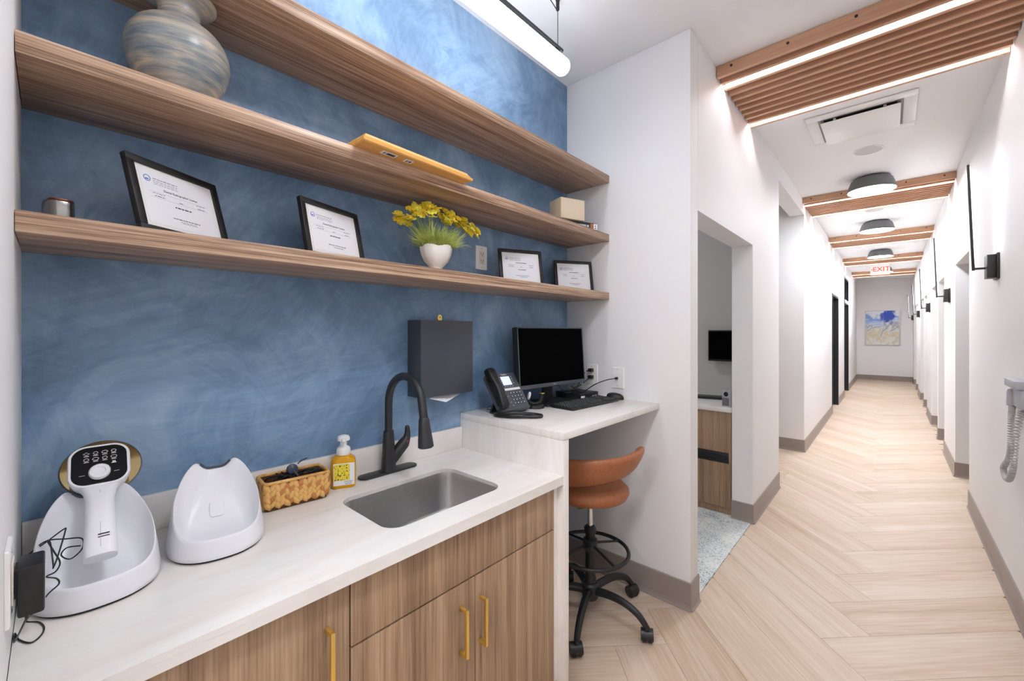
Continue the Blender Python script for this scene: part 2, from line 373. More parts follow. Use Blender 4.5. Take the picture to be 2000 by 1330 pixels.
struct('wall_end', MB().box(-3.4, 1.9, YE, YE+.12, 0, ZC), M['white'])
struct('wall_rear', MB().box(-3.4, 1.9, YB-.12, YB, 0, ZC), M['white'])
# side room behind the first doorway, side corridor behind the tall opening
struct('wall_room_far', MB().box(-3.2, XLI, 4.27, 4.46, 0, ZC), M['shaded_wall'])
struct('wall_room_near', MB().box(-3.2, XB-.1501, YN+.0, YN+.115, 0, ZC), M['shaded_wall'])
struct('wall_room_left', MB().box(-3.32, -3.2, YN, 4.46, 0, ZC), M['shaded_wall'])
struct('wall_corridor_far', MB().box(-3.2, XLI, D2[1], D2[1]+.13, 0, ZC), M['white'])
struct('wall_corridor_end', MB().box(-3.35, -3.2, 4.4601, D2[1]+.13, 0, ZC), M['white'])
# baseboards: cove base
BH = .145; BT = .007
def baseb(side, segs):
    mb = MB()
    for x0, x1, y0, y1 in segs:
        mb.box(x0, x1, y0, y1, .001, BH)
    o = struct('baseboard_'+side, mb, M['base'], bevel=.003); return o
def cove(side, pts, out):        # thin wall base with a flared toe along a polyline; out = side of travel
    mb = MB()
    for (a, b) in zip(pts[:-1], pts[1:]):
        a = Vector((*a, 0)); b = Vector((*b, 0)); t = (b-a).normalized(); n = Vector((t.y, -t.x, 0))*out
        prof = [(0, .0005), (.016, .0005), (.016, .003), (.0095, .012), (BT, .028), (BT, BH-.004), (BT-.003, BH), (0, BH)]
        e = t*.0065
        mb.loft([[a-e+n*d+Vector((0, 0, z)) for d, z in prof], [b+e+n*d+Vector((0, 0, z)) for d, z in prof]])
    return struct('baseboard_'+side, mb, M['base'])
cove('niche_right', [(XB, YN), (XL, YN), (XL, D1[0]-.001), (XLI, D1[0]-.001)], 1)
cove('left_doorway', [(XLI+.002, D1[1]), (XL, D1[1]), (XL, D2[0]), (XLI, D2[0])], 1)
cove('left_corridor', [(-1.6, D2[1]), (XL, D2[1]), (XL, DA[0])], 1)
cove('left_mid', [(XL, DA[1]), (XL, DB[0])], 1)
cove('left_far', [(XL, DB[1]), (XL, YE)], 1)
cove('end', [(XL, YE), (XR, YE)], 1)
cove('niche_left', [(XL, YW-.14), (XL, YW), (-.93, YW)], -1)
y = YB
for k, (a, b) in enumerate(RO):
    pts = [(XR, y), (XR, a), (XR+.13, a)]
    if k: pts = [(XR+.13, y)]+pts
    cove('right_%d' % (k+1), pts, -1); y = b
cove('right_8', [(XR+.13, y), (XR, y), (XR, YE)], -1)
# dark doors far down the left side
d = struct('door_1', MB().box(XLI+.03, XLI+.075, DA[0]+.04, DA[1]-.04, .005, 2.11), M['door_black'])
struct('trim_1', MB().box(XLI+.02, XL+.008, DA[0], DA[0]+.04, 0, 2.15).box(XLI+.02, XL+.008, DA[1]-.04, DA[1], 0, 2.15).box(XLI+.02, XL+.008, DA[0]+.04, DA[1]-.04, 2.11, 2.15), M['door_black'])
part('door_handle', MB().box(XLI+.075, XLI+.1, DA[0]+.10, DA[0]+.12, .95, 1.15), M['silver'], d)
d = struct('door_2', MB().box(XLI+.03, XLI+.075, DB[0]+.04, DB[1]-.04, .005, 2.12).box(XLI+.03, XLI+.06, DB[0]+.04, DB[1]-.04, 2.2, 2.68), M['door_black'])
struct('trim_2', MB().box(XLI+.02, XL+.008, DB[0], DB[0]+.04, 0, 2.72).box(XLI+.02, XL+.008, DB[1]-.04, DB[1], 0, 2.72).box(XLI+.02, XL+.008, DB[0]+.04, DB[1]-.04, 2.68, 2.72), M['door_black'])
struct('trim_3', MB().box(XLI+.02, XL+.012, DB[0]+.04, DB[1]-.04, 2.12, 2.2), M['wplate'])
part('door_handle', MB().box(XLI+.075, XLI+.1, DB[0]+.10, DB[0]+.12, .95, 1.15), M['silver'], d)

# ------------------------------------------------------------------ ceiling fixtures
def slat_fixture(y0, label):
    t = thing('slat_ceiling_light', label, 'ceiling light', ((XL+XR)/2, y0, ZC), 0, 'timber slat ceiling lights across the hall')
    hw = (XR-XL)/2-.004; pitch = .0815; z0, z1 = -.07, -.002
    sl = MB().box(-hw, hw, 0, .026, z0, z1).mesh('slat'); sl.materials.append(M['slat'])
    for i in range(11): link('slat', sl, None, t, Matrix.Translation((0, pitch*i, 0)))
    ch = MB().box(-hw+.01, hw-.012, -.0265, .0265, -.046, -.036).mesh('led_channel'); ch.materials.append(M['alu'])
    ld = MB().box(-hw+.012, hw-.02, -.007, .007, -.054, -.0461).mesh('led_bar', .003); ld.materials.append(M['led'])
    for i in (1, 9):
        yy = pitch*i+.0537
        link('led_channel', ch, None, t, Matrix.Translation((0, yy, 0))); link('led_bar', ld, None, t, Matrix.Translation((0, yy, 0)))
    bo = MB().cyl((0, .001, 0), (0, -.004, 0), .007, 10).mesh('bolt'); bo.materials.append(M['slot'])
    for x in (-hw+.08, -hw+.36, 0.02, hw-.36, hw-.08): link('bolt', bo, None, t, Matrix.Translation((x, 0, -.028)))
    # light rails that carry the slats
    for x in (-hw+.2, hw-.2): part('mounting_rail', MB().box(x-.015, x+.015, .027, pitch*10-.001, -.012, -.002), M['dark_gap'], t)
    return t
sf = slat_fixture(2.675, 'timber slat ceiling light with two glowing bars, nearest and largest of the five')
for yy, lb in ((5.99, 'second timber slat ceiling light from the front, partly behind the nearest dome lamp'), (8.82, 'third timber slat ceiling light along the hall, behind the second dome lamp'),
               (11.6, 'fourth timber slat ceiling light along the hall, behind the third dome lamp'), (14.4, 'farthest timber slat ceiling light, behind the exit sign'),
               (-1.9, 'added timber slat ceiling light, unseen overhead behind the viewer'), (-4.3, 'added timber slat ceiling light, unseen at the rear of the hall')):  # these two are unseen, added to light the hall from behind
    dup(sf, ((XL+XR)/2, yy, ZC), 0, lb)
M['room_led'] = mat('room_lamp_diffuser', (243, 246, 253), .5, emit=11.0)
def dome(x, y, label, dm_mat='dome_led'):
    t = thing('dome_ceiling_light', label, 'ceiling light', (x, y, ZC), 0, 'charcoal dome lights down the hall')
    part('shade', MB().lathe([(.03, -.001), (.115, -.003), (.148, -.012), (.168, -.035), (.184, -.08), (.197, -.136), (.198, -.139), (.193, -.139), (.18, -.08), (.16, -.04), (.1, -.012), (.03, -.01)], 48), M['dome'], t, smooth=True, ang=50)
    part('diffuser', MB().lathe([(.187, -.121), (.187, -.119)], 36), M[dm_mat], t)
    return t
dm = dome(-.145, 5.67, 'charcoal dome ceiling lamp with white glowing underside, nearest of the row')
for yy, lb in ((7.98, 'charcoal dome ceiling lamp, second from the front'), (10.8, 'charcoal dome ceiling lamp, third from the front'), (13.65, 'charcoal dome ceiling lamp half hidden by the exit sign'),
               (-2.4, 'added charcoal dome ceiling lamp, unseen behind the viewer')):  # last one is unseen, added for light from behind the camera
    dup(dm, (-.145, yy, ZC), 0, lb)
dome(-2.3, 3.3, 'charcoal dome ceiling lamp inside the carpeted side room', 'room_led')
M['fill_led'] = mat('fill_lamp_diffuser', (243, 246, 253), .5, emit=12.5)  # weaker glow for two unseen domes added to brighten the niche
nd = dome(-.145, .75, 'added charcoal dome fill lamp, unseen overhead in front of the niche', 'fill_led')
dup(nd, (-.145, -.9, ZC), 0, 'added charcoal dome fill lamp, unseen directly above the viewer')
def speaker(x, y, label):
    t = thing('ceiling_speaker', label, 'speaker', (x, y, ZC), 0, 'round flush ceiling speakers')
    part('rim', MB().lathe([(.1, -.001), (.104, -.001), (.102, -.005), (.094, -.006), (.094, -.001)], 40), M['wplate'], t, smooth=True)
    part('grille', MB().lathe([(.001, -.004), (.093, -.004), (.093, -.001), (.001, -.001)], 36), mat('speaker_grille', (206, 204, 202), .8), t)
speaker(-.145, 4.8, 'round flush white ceiling speaker behind the air vent'); speaker(-.155, 7.2, 'round flush ceiling speaker just past the second slat light')
t = thing('air_diffuser', 'square white ceiling air diffuser with a dropped centre plate', 'air vent', (-.168, 4.1, ZC))
f = MB()
for a in ((-.306, .306, -.318, -.235), (-.306, .306, .235, .318), (-.306, -.235, -.235, .235), (.235, .306, -.235, .235)): f.box(*a, -.012, -.001)
part('frame', f, M['wplate'], t, bevel=.004)
part('throat', MB().box(-.235, .235, -.235, .235, -.004, -.001), M['slot'], t)
lo = MB()
for s in (-1, 1):
    lo.loft([[(s*.234, -.234, -.011), (s*.222, -.222, -.011), (s*.2, -.2, -.002), (s*.212, -.212, -.002)], [(s*.234, .234, -.011), (s*.222, .222, -.011), (s*.2, .2, -.002), (s*.212, .212, -.002)]])
    lo.loft([[(-.234, s*.234, -.011), (-.222, s*.222, -.011), (-.2, s*.2, -.002), (-.212, s*.212, -.002)], [(.234, s*.234, -.011), (.222, s*.222, -.011), (.2, s*.2, -.002), (.212, s*.212, -.002)]])
part('inner_cone', lo, mat('vent_grey', (150, 148, 146), .6), t)
part('centre_plate', MB().box(-.222, .222, -.222, .222, -.034, -.028), M['wplate'], t, bevel=.002)
for x in (-.14, .14):
    for y in (-.19, .19): part('hanger', MB().box(x-.008, x+.008, y-.006, y+.006, -.028, -.004), M['wplate'], t)
# exit sign
t = thing('exit_sign', 'red and white hanging exit sign near the far end of the hall', 'exit sign', (-.175, 12.8, ZC))
part('canopy', MB().box(-.09, .09, -.025, .025, -.03, -.001), M['wplate'], t)
part('housing', MB().box(-.17, .17, -.022, .022, -.28, -.031), M['exit_face'], t, bevel=.006)
mt = axes((0.02, -.0228, -.155), (1, 0, 0), (0, 0, 1), (0, -1, 0))
text('lettering', 'EXIT', .145, M['exit_red'], t, mt)
part('arrow', MB().prism([(-.155, -.155), (-.135, -.135), (-.135, -.175)], 0, .0006).xf(Matrix.Translation((0, -.0223, 0)) @ Matrix.Rotation(PI/2, 4, 'X')), M['exit_red'], t)
# linear pendant over the shelves
PX = -1.182
t = thing('linear_pendant_light', 'long glowing white tube pendant hanging before the blue wall', 'pendant light', (PX, 0, 0))
ya, yb = .16, 1.69; r = .041
cap = [(r*math.cos(a), r*math.sin(a)) for a in (PI/2, .6*PI/2*1.6, .3, 0)]
prof = [(r*.55, ya), (r*.85, ya+.006), (r, ya+.02), (r, yb-.02), (r*.85, yb-.006), (r*.55, yb)]
part('diffuser', MB().lathe(prof, 28).xf(Matrix.Translation((0, 0, 2.748)) @ Matrix.Rotation(-PI/2, 4, 'X')), M['tube_led'], t, smooth=True)
part('rail', MB().cyl((0, ya+.02, 2.824), (0, yb-.025, 2.824), .0095, 10), M['matteblack'], t, smooth=True)
part('inner_strip', MB().box(-.012, .012, ya+.05, yb-.05, 2.789, 2.795), M['alu'], t)
for yy in (.24, yb-.06):
    part('bracket', MB().box(-.006, .006, yy-.012, yy+.012, 2.785, 2.824), M['matteblack'], t)
    part('suspension_wire', MB().cyl((0, yy, 2.83), (0, yy, 3.0), .0022, 6), M['alu'], t)
    part('cable_gripper', MB().lathe([(.004, -.052), (.0085, -.046), (.0085, -.006), (.011, -.001)], 12, (0, yy, ZC)), M['black'], t, smooth=True)
part('power_cord', MB().tube(smooth_path([(0, yb-.062, 2.998), (.0, yb-.16, 3.03), (0, yb-.3, 3.046)], 5), .0022, 6), M['black'], t)

# ------------------------------------------------------------------ wall sconces on the right wall
def sconce(y, label):
    t = thing('wall_sconce', label, 'wall lamp', (XR, y, 1.858), 0, 'slim black bar sconces along the right wall')
    part('backplate', MB().box(-.012, -.0005, -.008, .125, -.078, .078), M['sconce'], t, bevel=.002)
    part('housing', MB().box(-.05, -.0125, .004, .112, -.07, .07), M['sconce'], t, bevel=.002)
    part('arm', MB().box(-.107, -.0505, .05, .062, -.012, 0), M['sconce'], t, bevel=.001)
    mt = Matrix.Translation((-.101, .056, -.006)) @ Matrix.Rotation(math.radians(-2.0), 4, 'Y')
    b = part('light_bar', MB().box(-.007, .006, -.008, .008, -.01, .655), M['sconce'], t, bevel=.001, mtx=mt)
    part('led_strip', MB().box(.0055, .0063, -.005, .005, .03, .64), M['sconce_led'], t, mtx=mt)
    return t
sc = sconce(3.81, 'black bar wall sconce, nearest and largest on the right wall')
for y, lb in ((6.56, 'second black bar wall sconce, past the first doorway on the right'), (9.66, 'third black bar wall sconce along the right wall'), (12.95, 'fourth black bar wall sconce along the right wall'), (16.2, 'farthest black bar wall sconce beside the end wall')):
    dup(sc, (XR, y, 1.858), 0, lb)

# ------------------------------------------------------------------ end wall
t = thing('framed_painting', 'abstract blue and beige painting in a thin silver frame on the end wall', 'painting', (-.185, YE, 1.06))
part('canvas', MB().box(-.375, .375, -.03, -.001, .012, 1.028), M['painting'], t)
f = MB()
for a in ((-.39, -.376, 0, 1.04), (.376, .39, 0, 1.04), (-.376, .376, 0, .0115), (-.376, .376, 1.0285, 1.04)): f.box(a[0], a[1], -.04, -.001, a[2], a[3])
part('frame', f, M['silver'], t)
t = thing('light_switch', 'small white light switch low on the left wall beside the painting', 'switch', (XL, 15.6, .99))
part('plate', MB().box(.0005, .006, -.06, .06, -.065, .065), M['wplate'], t, bevel=.002); part('rocker', MB().box(.006, .01, -.018, .018, -.035, .035), M['slot'], t)
# ------------------------------------------------------------------ wall unit with coiled cord, right edge
t = thing('diagnostic_handle_unit', 'grey wall cradle with a coiled grey cord at the right edge', 'medical device', (XR, 3.19, 0))
part('cradle', MB().box(-.05, -.0005, -.13, .115, 1.185, 1.225).box(-.03, -.0005, -.12, .105, 1.09, 1.185), M['device_grey'], t, bevel=.006)
part('bracket', MB().box(-.012, -.0003, -.05, .09, 1.0, 1.09), M['wplate'], t, bevel=.003)
part('handle', MB().lathe([(.012, 0), (.019, .004), (.018, .07), (.014, .085)], 16, (-.03, .07, 1.085)), M['device_grey'], t, smooth=True)
cl = smooth_path([(-.03, .065, 1.085), (-.032, .07, 1.02), (-.034, .066, .9), (-.036, .09, .82), (-.04, .19, .75), (-.04, .2, .725), (-.04, .14, .70), (-.04, .05, .72), (-.04, -.03, .8), (-.035, -.06, .95), (-.02, -.06, 1.085)], 10)
hel = []; N = len(cl)
for i in range(N-1):
    a, b = cl[i], cl[i+1]; tn = (b-a).normalized(); u = tn.cross(Vector((1, 0, 0))).normalized(); v = tn.cross(u)
    for k in range(9):
        ph = 2*PI*(i*1.0+k/9); p = a+(b-a)*(k/9); hel.append(p+(u*math.cos(ph)+v*math.sin(ph))*.0105)
part('coiled_cord', MB().tube(hel, .0034, 5), M['coil_grey'], t, smooth=True)

# ------------------------------------------------------------------ side room furniture
t = thing('room_cabinet', 'walnut cabinet with a black recessed vent, seen through the doorway', 'cabinet', (-1.62, 3.62, 0))
part('body', MB().box(-.9, .69, .002, .62, .005, .82), M['cab'], t)
part('front_panel', MB().box(-.9, .688, -.016, .0, .06, .818), M['cab'], t, bevel=.001)
v = part('vent', MB().box(-.1, .672, -.022, -.0165, .413, .497), M['black'], t, bevel=.003)
for k in range(5): part('louvre', MB().box(-.09, .662, -.026, -.0222, .424+.013*k, .430+.013*k), M['matteblack'], v)
o = part('room_worktop', MB().box(-2.52, -.925, 3.59, 4.268, .8205, .857), M['quartz'], bevel=.003); tag(o, 'white worktop on the walnut cabinet inside the side room', 'worktop')
t = thing('wall_television', 'black flat television on the far wall inside the side room', 'television', (-1.0, 4.27, 1.33))
part('bezel', MB().box(-.285, .2, -.075, -.04, -.145, .145), M['black'], t, bevel=.004); part('screen', MB().box(-.275, .19, -.0765, -.0755, -.128, .134), M['screen'], t)
part('wall_mount', MB().box(-.1, .05, -.04, -.001, -.05, .05), M['matteblack'], t)
t = thing('desk_keyboard_tray', 'black keyboard lying on the side room worktop', 'keyboard', (-1.24, 4.02, .857), .25)
part('base', MB().box(-.16, .16, -.07, .07, .0, .016), M['black'], t, bevel=.004); part('key_bed', MB().box(-.15, .15, -.06, .06, .0161, .021), M['matteblack'], t)
t = thing('desktop_speaker', 'small silver speaker with round black driver on the side room worktop', 'speaker', (-.975, 3.68, .857), -.25)
part('body', MB().box(-.033, .04, -.03, .05, 0, .135), M['device_grey'], t, bevel=.003)
part('driver', MB().lathe([(.019, 0), (.017, .003), (.001, .003)], 20).xf(Matrix.Translation((0, -.0302, .1)) @ Matrix.Rotation(PI/2, 4, 'X')), M['matteblack'], t)
for k in range(5): part('rib', MB().box(-.026+.011*k, -.022+.011*k, -.0325, -.0303, .008, .07), M['matteblack'], t)

# ------------------------------------------------------------------ niche: shelves
for z, lb in ((2.352, 'top walnut floating shelf across the blue wall'), (2.0, 'middle walnut floating shelf carrying the vase'), (1.653, 'lowest walnut floating shelf carrying the framed certificates')):
    o = part('floating_shelf', MB().box(XB+.0005, -1.247, YW+.001, YN-.001, z, z+.043), M['shelf'], bevel=.0012); tag(o, lb, 'shelf', 'walnut floating shelves')
SH2, SH1 = 2.0432, 1.6962
# ------------------------------------------------------------------ cabinets, worktop, sink
def pull(parent, y, z0, z1, x):
    h = part('handle', MB().box(x+.024, x+.034, y-.005, y+.005, z0, z1).box(x+.0002, x+.0239, y-.005, y+.005, z1-.011, z1).box(x+.0002, x+.0239, y-.005, y+.005, z0, z0+.011), M['gold'], parent, bevel=.001, label='square brass pull handle')
XF = -.965
def cabinet(name, label, y0, y1):
    t = thing(name, label, 'cabinet', (0, 0, 0))
    part('body', MB().box(-1.545, XF-.0215, y0, y1, .1, .69), M['dark_gap'], t)
    part('toe_kick', MB().box(-1.5, -1.04, y0, y1, .001, .0995), M['dark_gap'], t)
    return t
t = cabinet('base_cabinet', 'walnut base cabinet at the left end of the worktop, single door', YW+.002, .4825)
d = part('door', MB().box(XF-.02, XF, YW+.004, .481, .102, .8625), M['cab'], t, bevel=.001); pull(d, .427, .638, .778, XF)
part('rail', MB().box(-1.3, XF-.0215, YW+.01, .47, .70, .86), M['dark_gap'], t)
t = cabinet('sink_base_cabinet', 'walnut sink cabinet with false drawer front and two brass-handled doors', .4835, 1.33)
part('false_drawer_front', MB().box(XF-.02, XF, .4855, 1.306, .6985, .8625), M['cab'], t, bevel=.001)
d = part('door', MB().box(XF-.02, XF, .4855, .8905, .102, .6935), M['cab'], t, bevel=.001); pull(d, .832, .484, .628, XF)
d = part('door', MB().box(XF-.02, XF, .8935, 1.306, .102, .6935), M['cab'], t, bevel=.001); pull(d, .912, .478, .626, XF)
part('filler_strip', MB().box(XF-.02, XF-.004, 1.308, 1.3335, .102, .8625), M['quartz'], t)
ZT = .9; ZU = .866
SK = [(-1.36, -1.037, .636, 1.102)][0]
def slab_with_hole(x0, x1, y0, y1, z0, z1, hole):
    bm = bmesh.new(); hp = hole
    def ring(pts, z): 
        vs = [bm.verts.new((x, y, z)) for x, y in pts]; es = [bm.edges.new((vs[i], vs[(i+1) % len(vs)])) for i in range(len(vs))]; return vs, es
    out = [(x0, y0), (x1, y0), (x1, y1), (x0, y1)]
    rs = []
    for z in (z0, z1):
        a, ea = ring(out, z); b, eb = ring(hp, z); bmesh.ops.triangle_fill(bm, edges=ea+eb, use_beauty=True); rs.append((a, b))
    for k in (0, 1):
        A, B = rs[0][k], rs[1][k]
        for i in range(len(A)): j = (i+1) % len(A); bm.faces.new((A[i], A[j], B[j], B[i]))
    bmesh.ops.recalc_face_normals(bm, faces=bm.faces)
    me = bpy.data.meshes.new('slab'); bm.to_mesh(me); bm.free(); me.shade_smooth(); me.set_sharp_from_angle(angle=.5); return me
hole = rrect(SK[1]-SK[0], SK[3]-SK[2], .055, 8, (SK[0]+SK[1])/2, (SK[2]+SK[3])/2)
t = thing('worktop', 'pale quartz worktop with backsplash along the blue wall', 'worktop', (0, 0, 0))
link('slab', slab_with_hole(XB+.001, -.94, YW+.001, 1.3345, ZT-.014, ZT, hole), M['quartz'], t)
part('front_apron', MB().box(-.962, -.9402, YW+.001, 1.3345, ZU, ZT-.0142), M['quartz'], t)
part('backsplash', MB().box(XB+.001, -1.535, YW+.001, 1.3345, ZT+.0003, 1.001), M['quartz'], t, bevel=.0015)
t = thing('undermount_sink', 'stainless steel undermount sink set in the worktop', 'sink', ((SK[0]+SK[1])/2, (SK[2]+SK[3])/2, 0))
ZS = ZT-.0145; w0, h0 = SK[1]-SK[0]+.006, SK[3]-SK[2]+.006
def rr(ins, r, z): return [(x, y, z) for x, y in rrect(w0-2*ins, h0-2*ins, r, 8)]
part('bowl', MB().loft([rr(-.02, .07, ZS), rr(0, .06, ZS), rr(.003, .058, ZS-.02), rr(.012, .055, ZS-.14), rr(.02, .055, ZS-.16), rr(.04, .05, ZS-.172), rr(.12, .02, ZS-.176)], (False, True)), M['steel'], t, smooth=True, ang=60)
part('drain', MB().lathe([(.001, .004), (.02, .004), (.03, .006), (.045, .005), (.045, 0)], 28, (-.04, 0, ZS-.177)), M['chrome'], t, smooth=True)
# waterfall desk
t = thing('waterfall_desk', 'raised white quartz desk with a waterfall side beside the worktop', 'desk', (0, 0, 0))
part('top', MB().box(XB+.001, -.94, 1.3355, YN-.001, 1.036, 1.066), M['quartz'], t, bevel=.002)
part('side_panel', MB().box(XB+.001, -.94, 1.3355, 1.371, .001, 1.0355), M['quartz'], t, bevel=.002)
ZD = 1.0662; ZK = .9003

# ------------------------------------------------------------------ faucet
t = thing('kitchen_faucet', 'matte black gooseneck pull-down faucet behind the sink', 'faucet', (-1.487, .905, ZK))
part('deck_plate', MB().prism(rrect(.058, .255, .0285, 8), 0, .007), M['matteblack'], t, bevel=.002)
part('body', MB().lathe([(.031, .0072), (.029, .02), (.026, .07), (.022, .13), (.0195, .165)], 28), M['matteblack'], t, smooth=True)
arc = [(0, 0, .165), (0, 0, .27)]+[(.115-.115*math.cos(a), 0, .275+.115*math.sin(a)) for a in [PI*k/16 for k in range(1, 15)]]+[(.235, 0, .245)]
part('spout', MB().tube(arc, .0152, 16), M['matteblack'], t, smooth=True, ang=60)
e = Vector((.235, 0, .245)); dr = Vector((.13, 0, -1)).normalized(); pth = [e-dr*.004, e+dr*.004, e+dr*.02, e+dr*.075, e+dr*.1, e+dr*.105]
part('spray_head', MB().tube(pth, [.0155, .019, .0205, .0265, .0285, .022], 20), M['matteblack'], t, smooth=True, ang=45)
h = part('valve', MB().tube([(0, .004, .04), (0, .036, .068), (0, .07, .1)], [.025, .024, .0235], 18), M['matteblack'], t, smooth=True)
part('lever', MB().tube(smooth_path([(0, .068, .098), (0, .082, .118), (.002, .087, .142), (.003, .084, .172)], 4), [.0234, .023, .0215, .019, .017, .0155, .0142, .013, .0122, .0115, .0105, .0095, .006], 14), M['matteblack'], t, smooth=True)
part('temperature_mark', MB().lathe([(.004, 0), (.001, .001)], 10).xf(Matrix.Translation((.0225, .074, .112)) @ Matrix.Rotation(PI/2, 4, 'Y')), M['red'], t)
# ------------------------------------------------------------------ soap bottle
t = thing('soap_dispenser', 'amber foaming hand soap bottle with white pump and lemon label', 'soap bottle', (-1.472, .712, ZK), math.radians(-25))
def br(w, d, z, r): return [(x, y, z) for x, y in rrect(d, w, r, 6)]
part('bottle', MB().loft([br(.076, .05, 0, .016), br(.083, .056, .005, .018), br(.084, .057, .088, .018), br(.078, .053, .102, .02), br(.05, .046, .113, .02), br(.036, .036, .115, .0175)]), M['soap'], t, smooth=True)
part('collar', MB().lathe([(.0225, .1155), (.0238, .119), (.0238, .134), (.021, .141), (.0115, .147), (.0112, .166)], 28), M['wplate'], t, smooth=True)
part('pump_head', MB().lathe([(.0105, .164), (.0215, .1665), (.022, .174), (.019, .181), (.01, .185), (.001, .1855)], 28).tube([(.01, 0, .173), (.03, 0, .17), (.033, 0, .166)], [.009, .007, .005], 12), M['wplate'], t, smooth=True)
part('label_paper', MB().box(.0286, .0291, -.034, .036, .012, .09), M['paper'], t, label='white label')
part('lemon_picture', MB().box(.0292, .0295, -.032, .02, .03, .087), M['lemon'], t)
for s, z, sz in (('KITCHEN', .0235, .0066), ('LEMON', .0165, .0066)):
    text('lettering', s, sz, M['ink_dark'], t, axes((.0293, .016, z), (0, 1, 0), (0, 0, 1), (1, 0, 0)))
# ------------------------------------------------------------------ woven basket with cables
BX, BY = -1.468, .54; bw, bd, bh = .198, .108, .088
t = thing('woven_basket', 'woven straw basket holding black cables by the backsplash', 'basket', (BX, BY, ZK), math.radians(-5))
def bring(ins, z): return [(x, y, z) for x, y in rrect(bd-2*ins, bw-2*ins, .016, 5)]
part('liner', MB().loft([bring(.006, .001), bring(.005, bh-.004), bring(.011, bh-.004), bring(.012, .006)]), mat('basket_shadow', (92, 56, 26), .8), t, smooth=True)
st = []
for mm in ('straw', 'straw2'):
    q = MB().loft([[(math.cos(a)*.0022, math.sin(a)*.0018, -.0125) for a in [2*PI*k/6 for k in range(6)]], [(math.cos(a)*.0075, math.sin(a)*.004, -.004) for a in [2*PI*k/6 for k in range(6)]], [(math.cos(a)*.0072, math.sin(a)*.004, .006) for a in [2*PI*k/6 for k in range(6)]], [(math.cos(a)*.002, math.sin(a)*.0018, .0145) for a in [2*PI*k/6 for k in range(6)]]]).mesh('strand', smooth=True, ang=70)
    q.materials.append(M[mm]); st.append(q)
random.seed(3)
def braid(o, along, nrm, ncol, width):
    for c in range(ncol):
        for r in range(4):
            for s in (-1, 1):
                u = -width/2+width*(c+.5)/ncol+s*.0072; z = .0195+.0165*r+(.004 if s > 0 else 0)
                p = Vector(o)+Vector(along)*u+Vector((0, 0, z))+Vector(nrm)*random.uniform(-.001, .001)
                m = axes(p, along, -Vector(nrm), (0, 0, 1)) @ Matrix.Rotation(s*.5+random.uniform(-.12, .12), 4, 'Y') @ Matrix.Scale(random.uniform(1.15, 1.4), 4)
                link('strand', st[1 if random.random() < .2 else 0], None, t, m)
braid((bd/2-.004, 0, 0), (0, 1, 0), (1, 0, 0), 7, bw-.01); braid((-bd/2+.004, 0, 0), (0, -1, 0), (-1, 0, 0), 7, bw-.01)
braid((0, -bw/2+.004, 0), (1, 0, 0), (0, -1, 0), 4, bd-.012); braid((0, bw/2-.004, 0), (-1, 0, 0), (0, 1, 0), 4, bd-.012)
rim = [(x, y, bh-.001) for x, y in rrect(bd-.006, bw-.006, .016, 5)]
part('rim', MB().tube(rim, .0052, 8, True), M['straw'], t, smooth=True)
t = thing('cable_bundle', 'tangled black charger cables lying in the straw basket', 'cables', (BX, BY, ZK+.03), math.radians(-5))
random.seed(5)
for k in range(7):
    a0 = random.uniform(0, 6.3); cy = -.055+.018*k
    pts = [(.026*math.cos(a0+j*1.1+.3*j*random.random()), max(-.08, min(.08, cy+.03*math.sin(a0*1.3+j*1.35))), .012+.052*abs(math.sin(j*.8+k))) for j in range(9)]
    part('cord', MB().tube(smooth_path(pts, 5), .0022, 6), M['black'], t, smooth=True)
part('plug_head', MB().lathe([(.004, -.014), (.016, -.01), (.018, 0), (.016, .01), (.004, .014)], 18).xf(Matrix.Translation((.0, -.005, .074)) @ Matrix.Rotation(1.2, 4, 'Y')), mat('navy_plastic', (40, 52, 74), .4), t, smooth=True)
part('plug_lead', MB().tube(smooth_path([(.012, -.003, .072), (.022, .004, .06), (.024, .012, .04)], 4), .003, 6), M['graphite'], t, smooth=True)
part('cable_tie', MB().tube(smooth_path([(-.02, .012, .078), (-.024, .03, .09), (-.03, .05, .094)], 4), .002, 5), M['black'], t, smooth=True)
part('white_connector', MB().cbox((-.016, .012, .08), (.008, .008, .01)), M['wplastic'], t, bevel=.002)

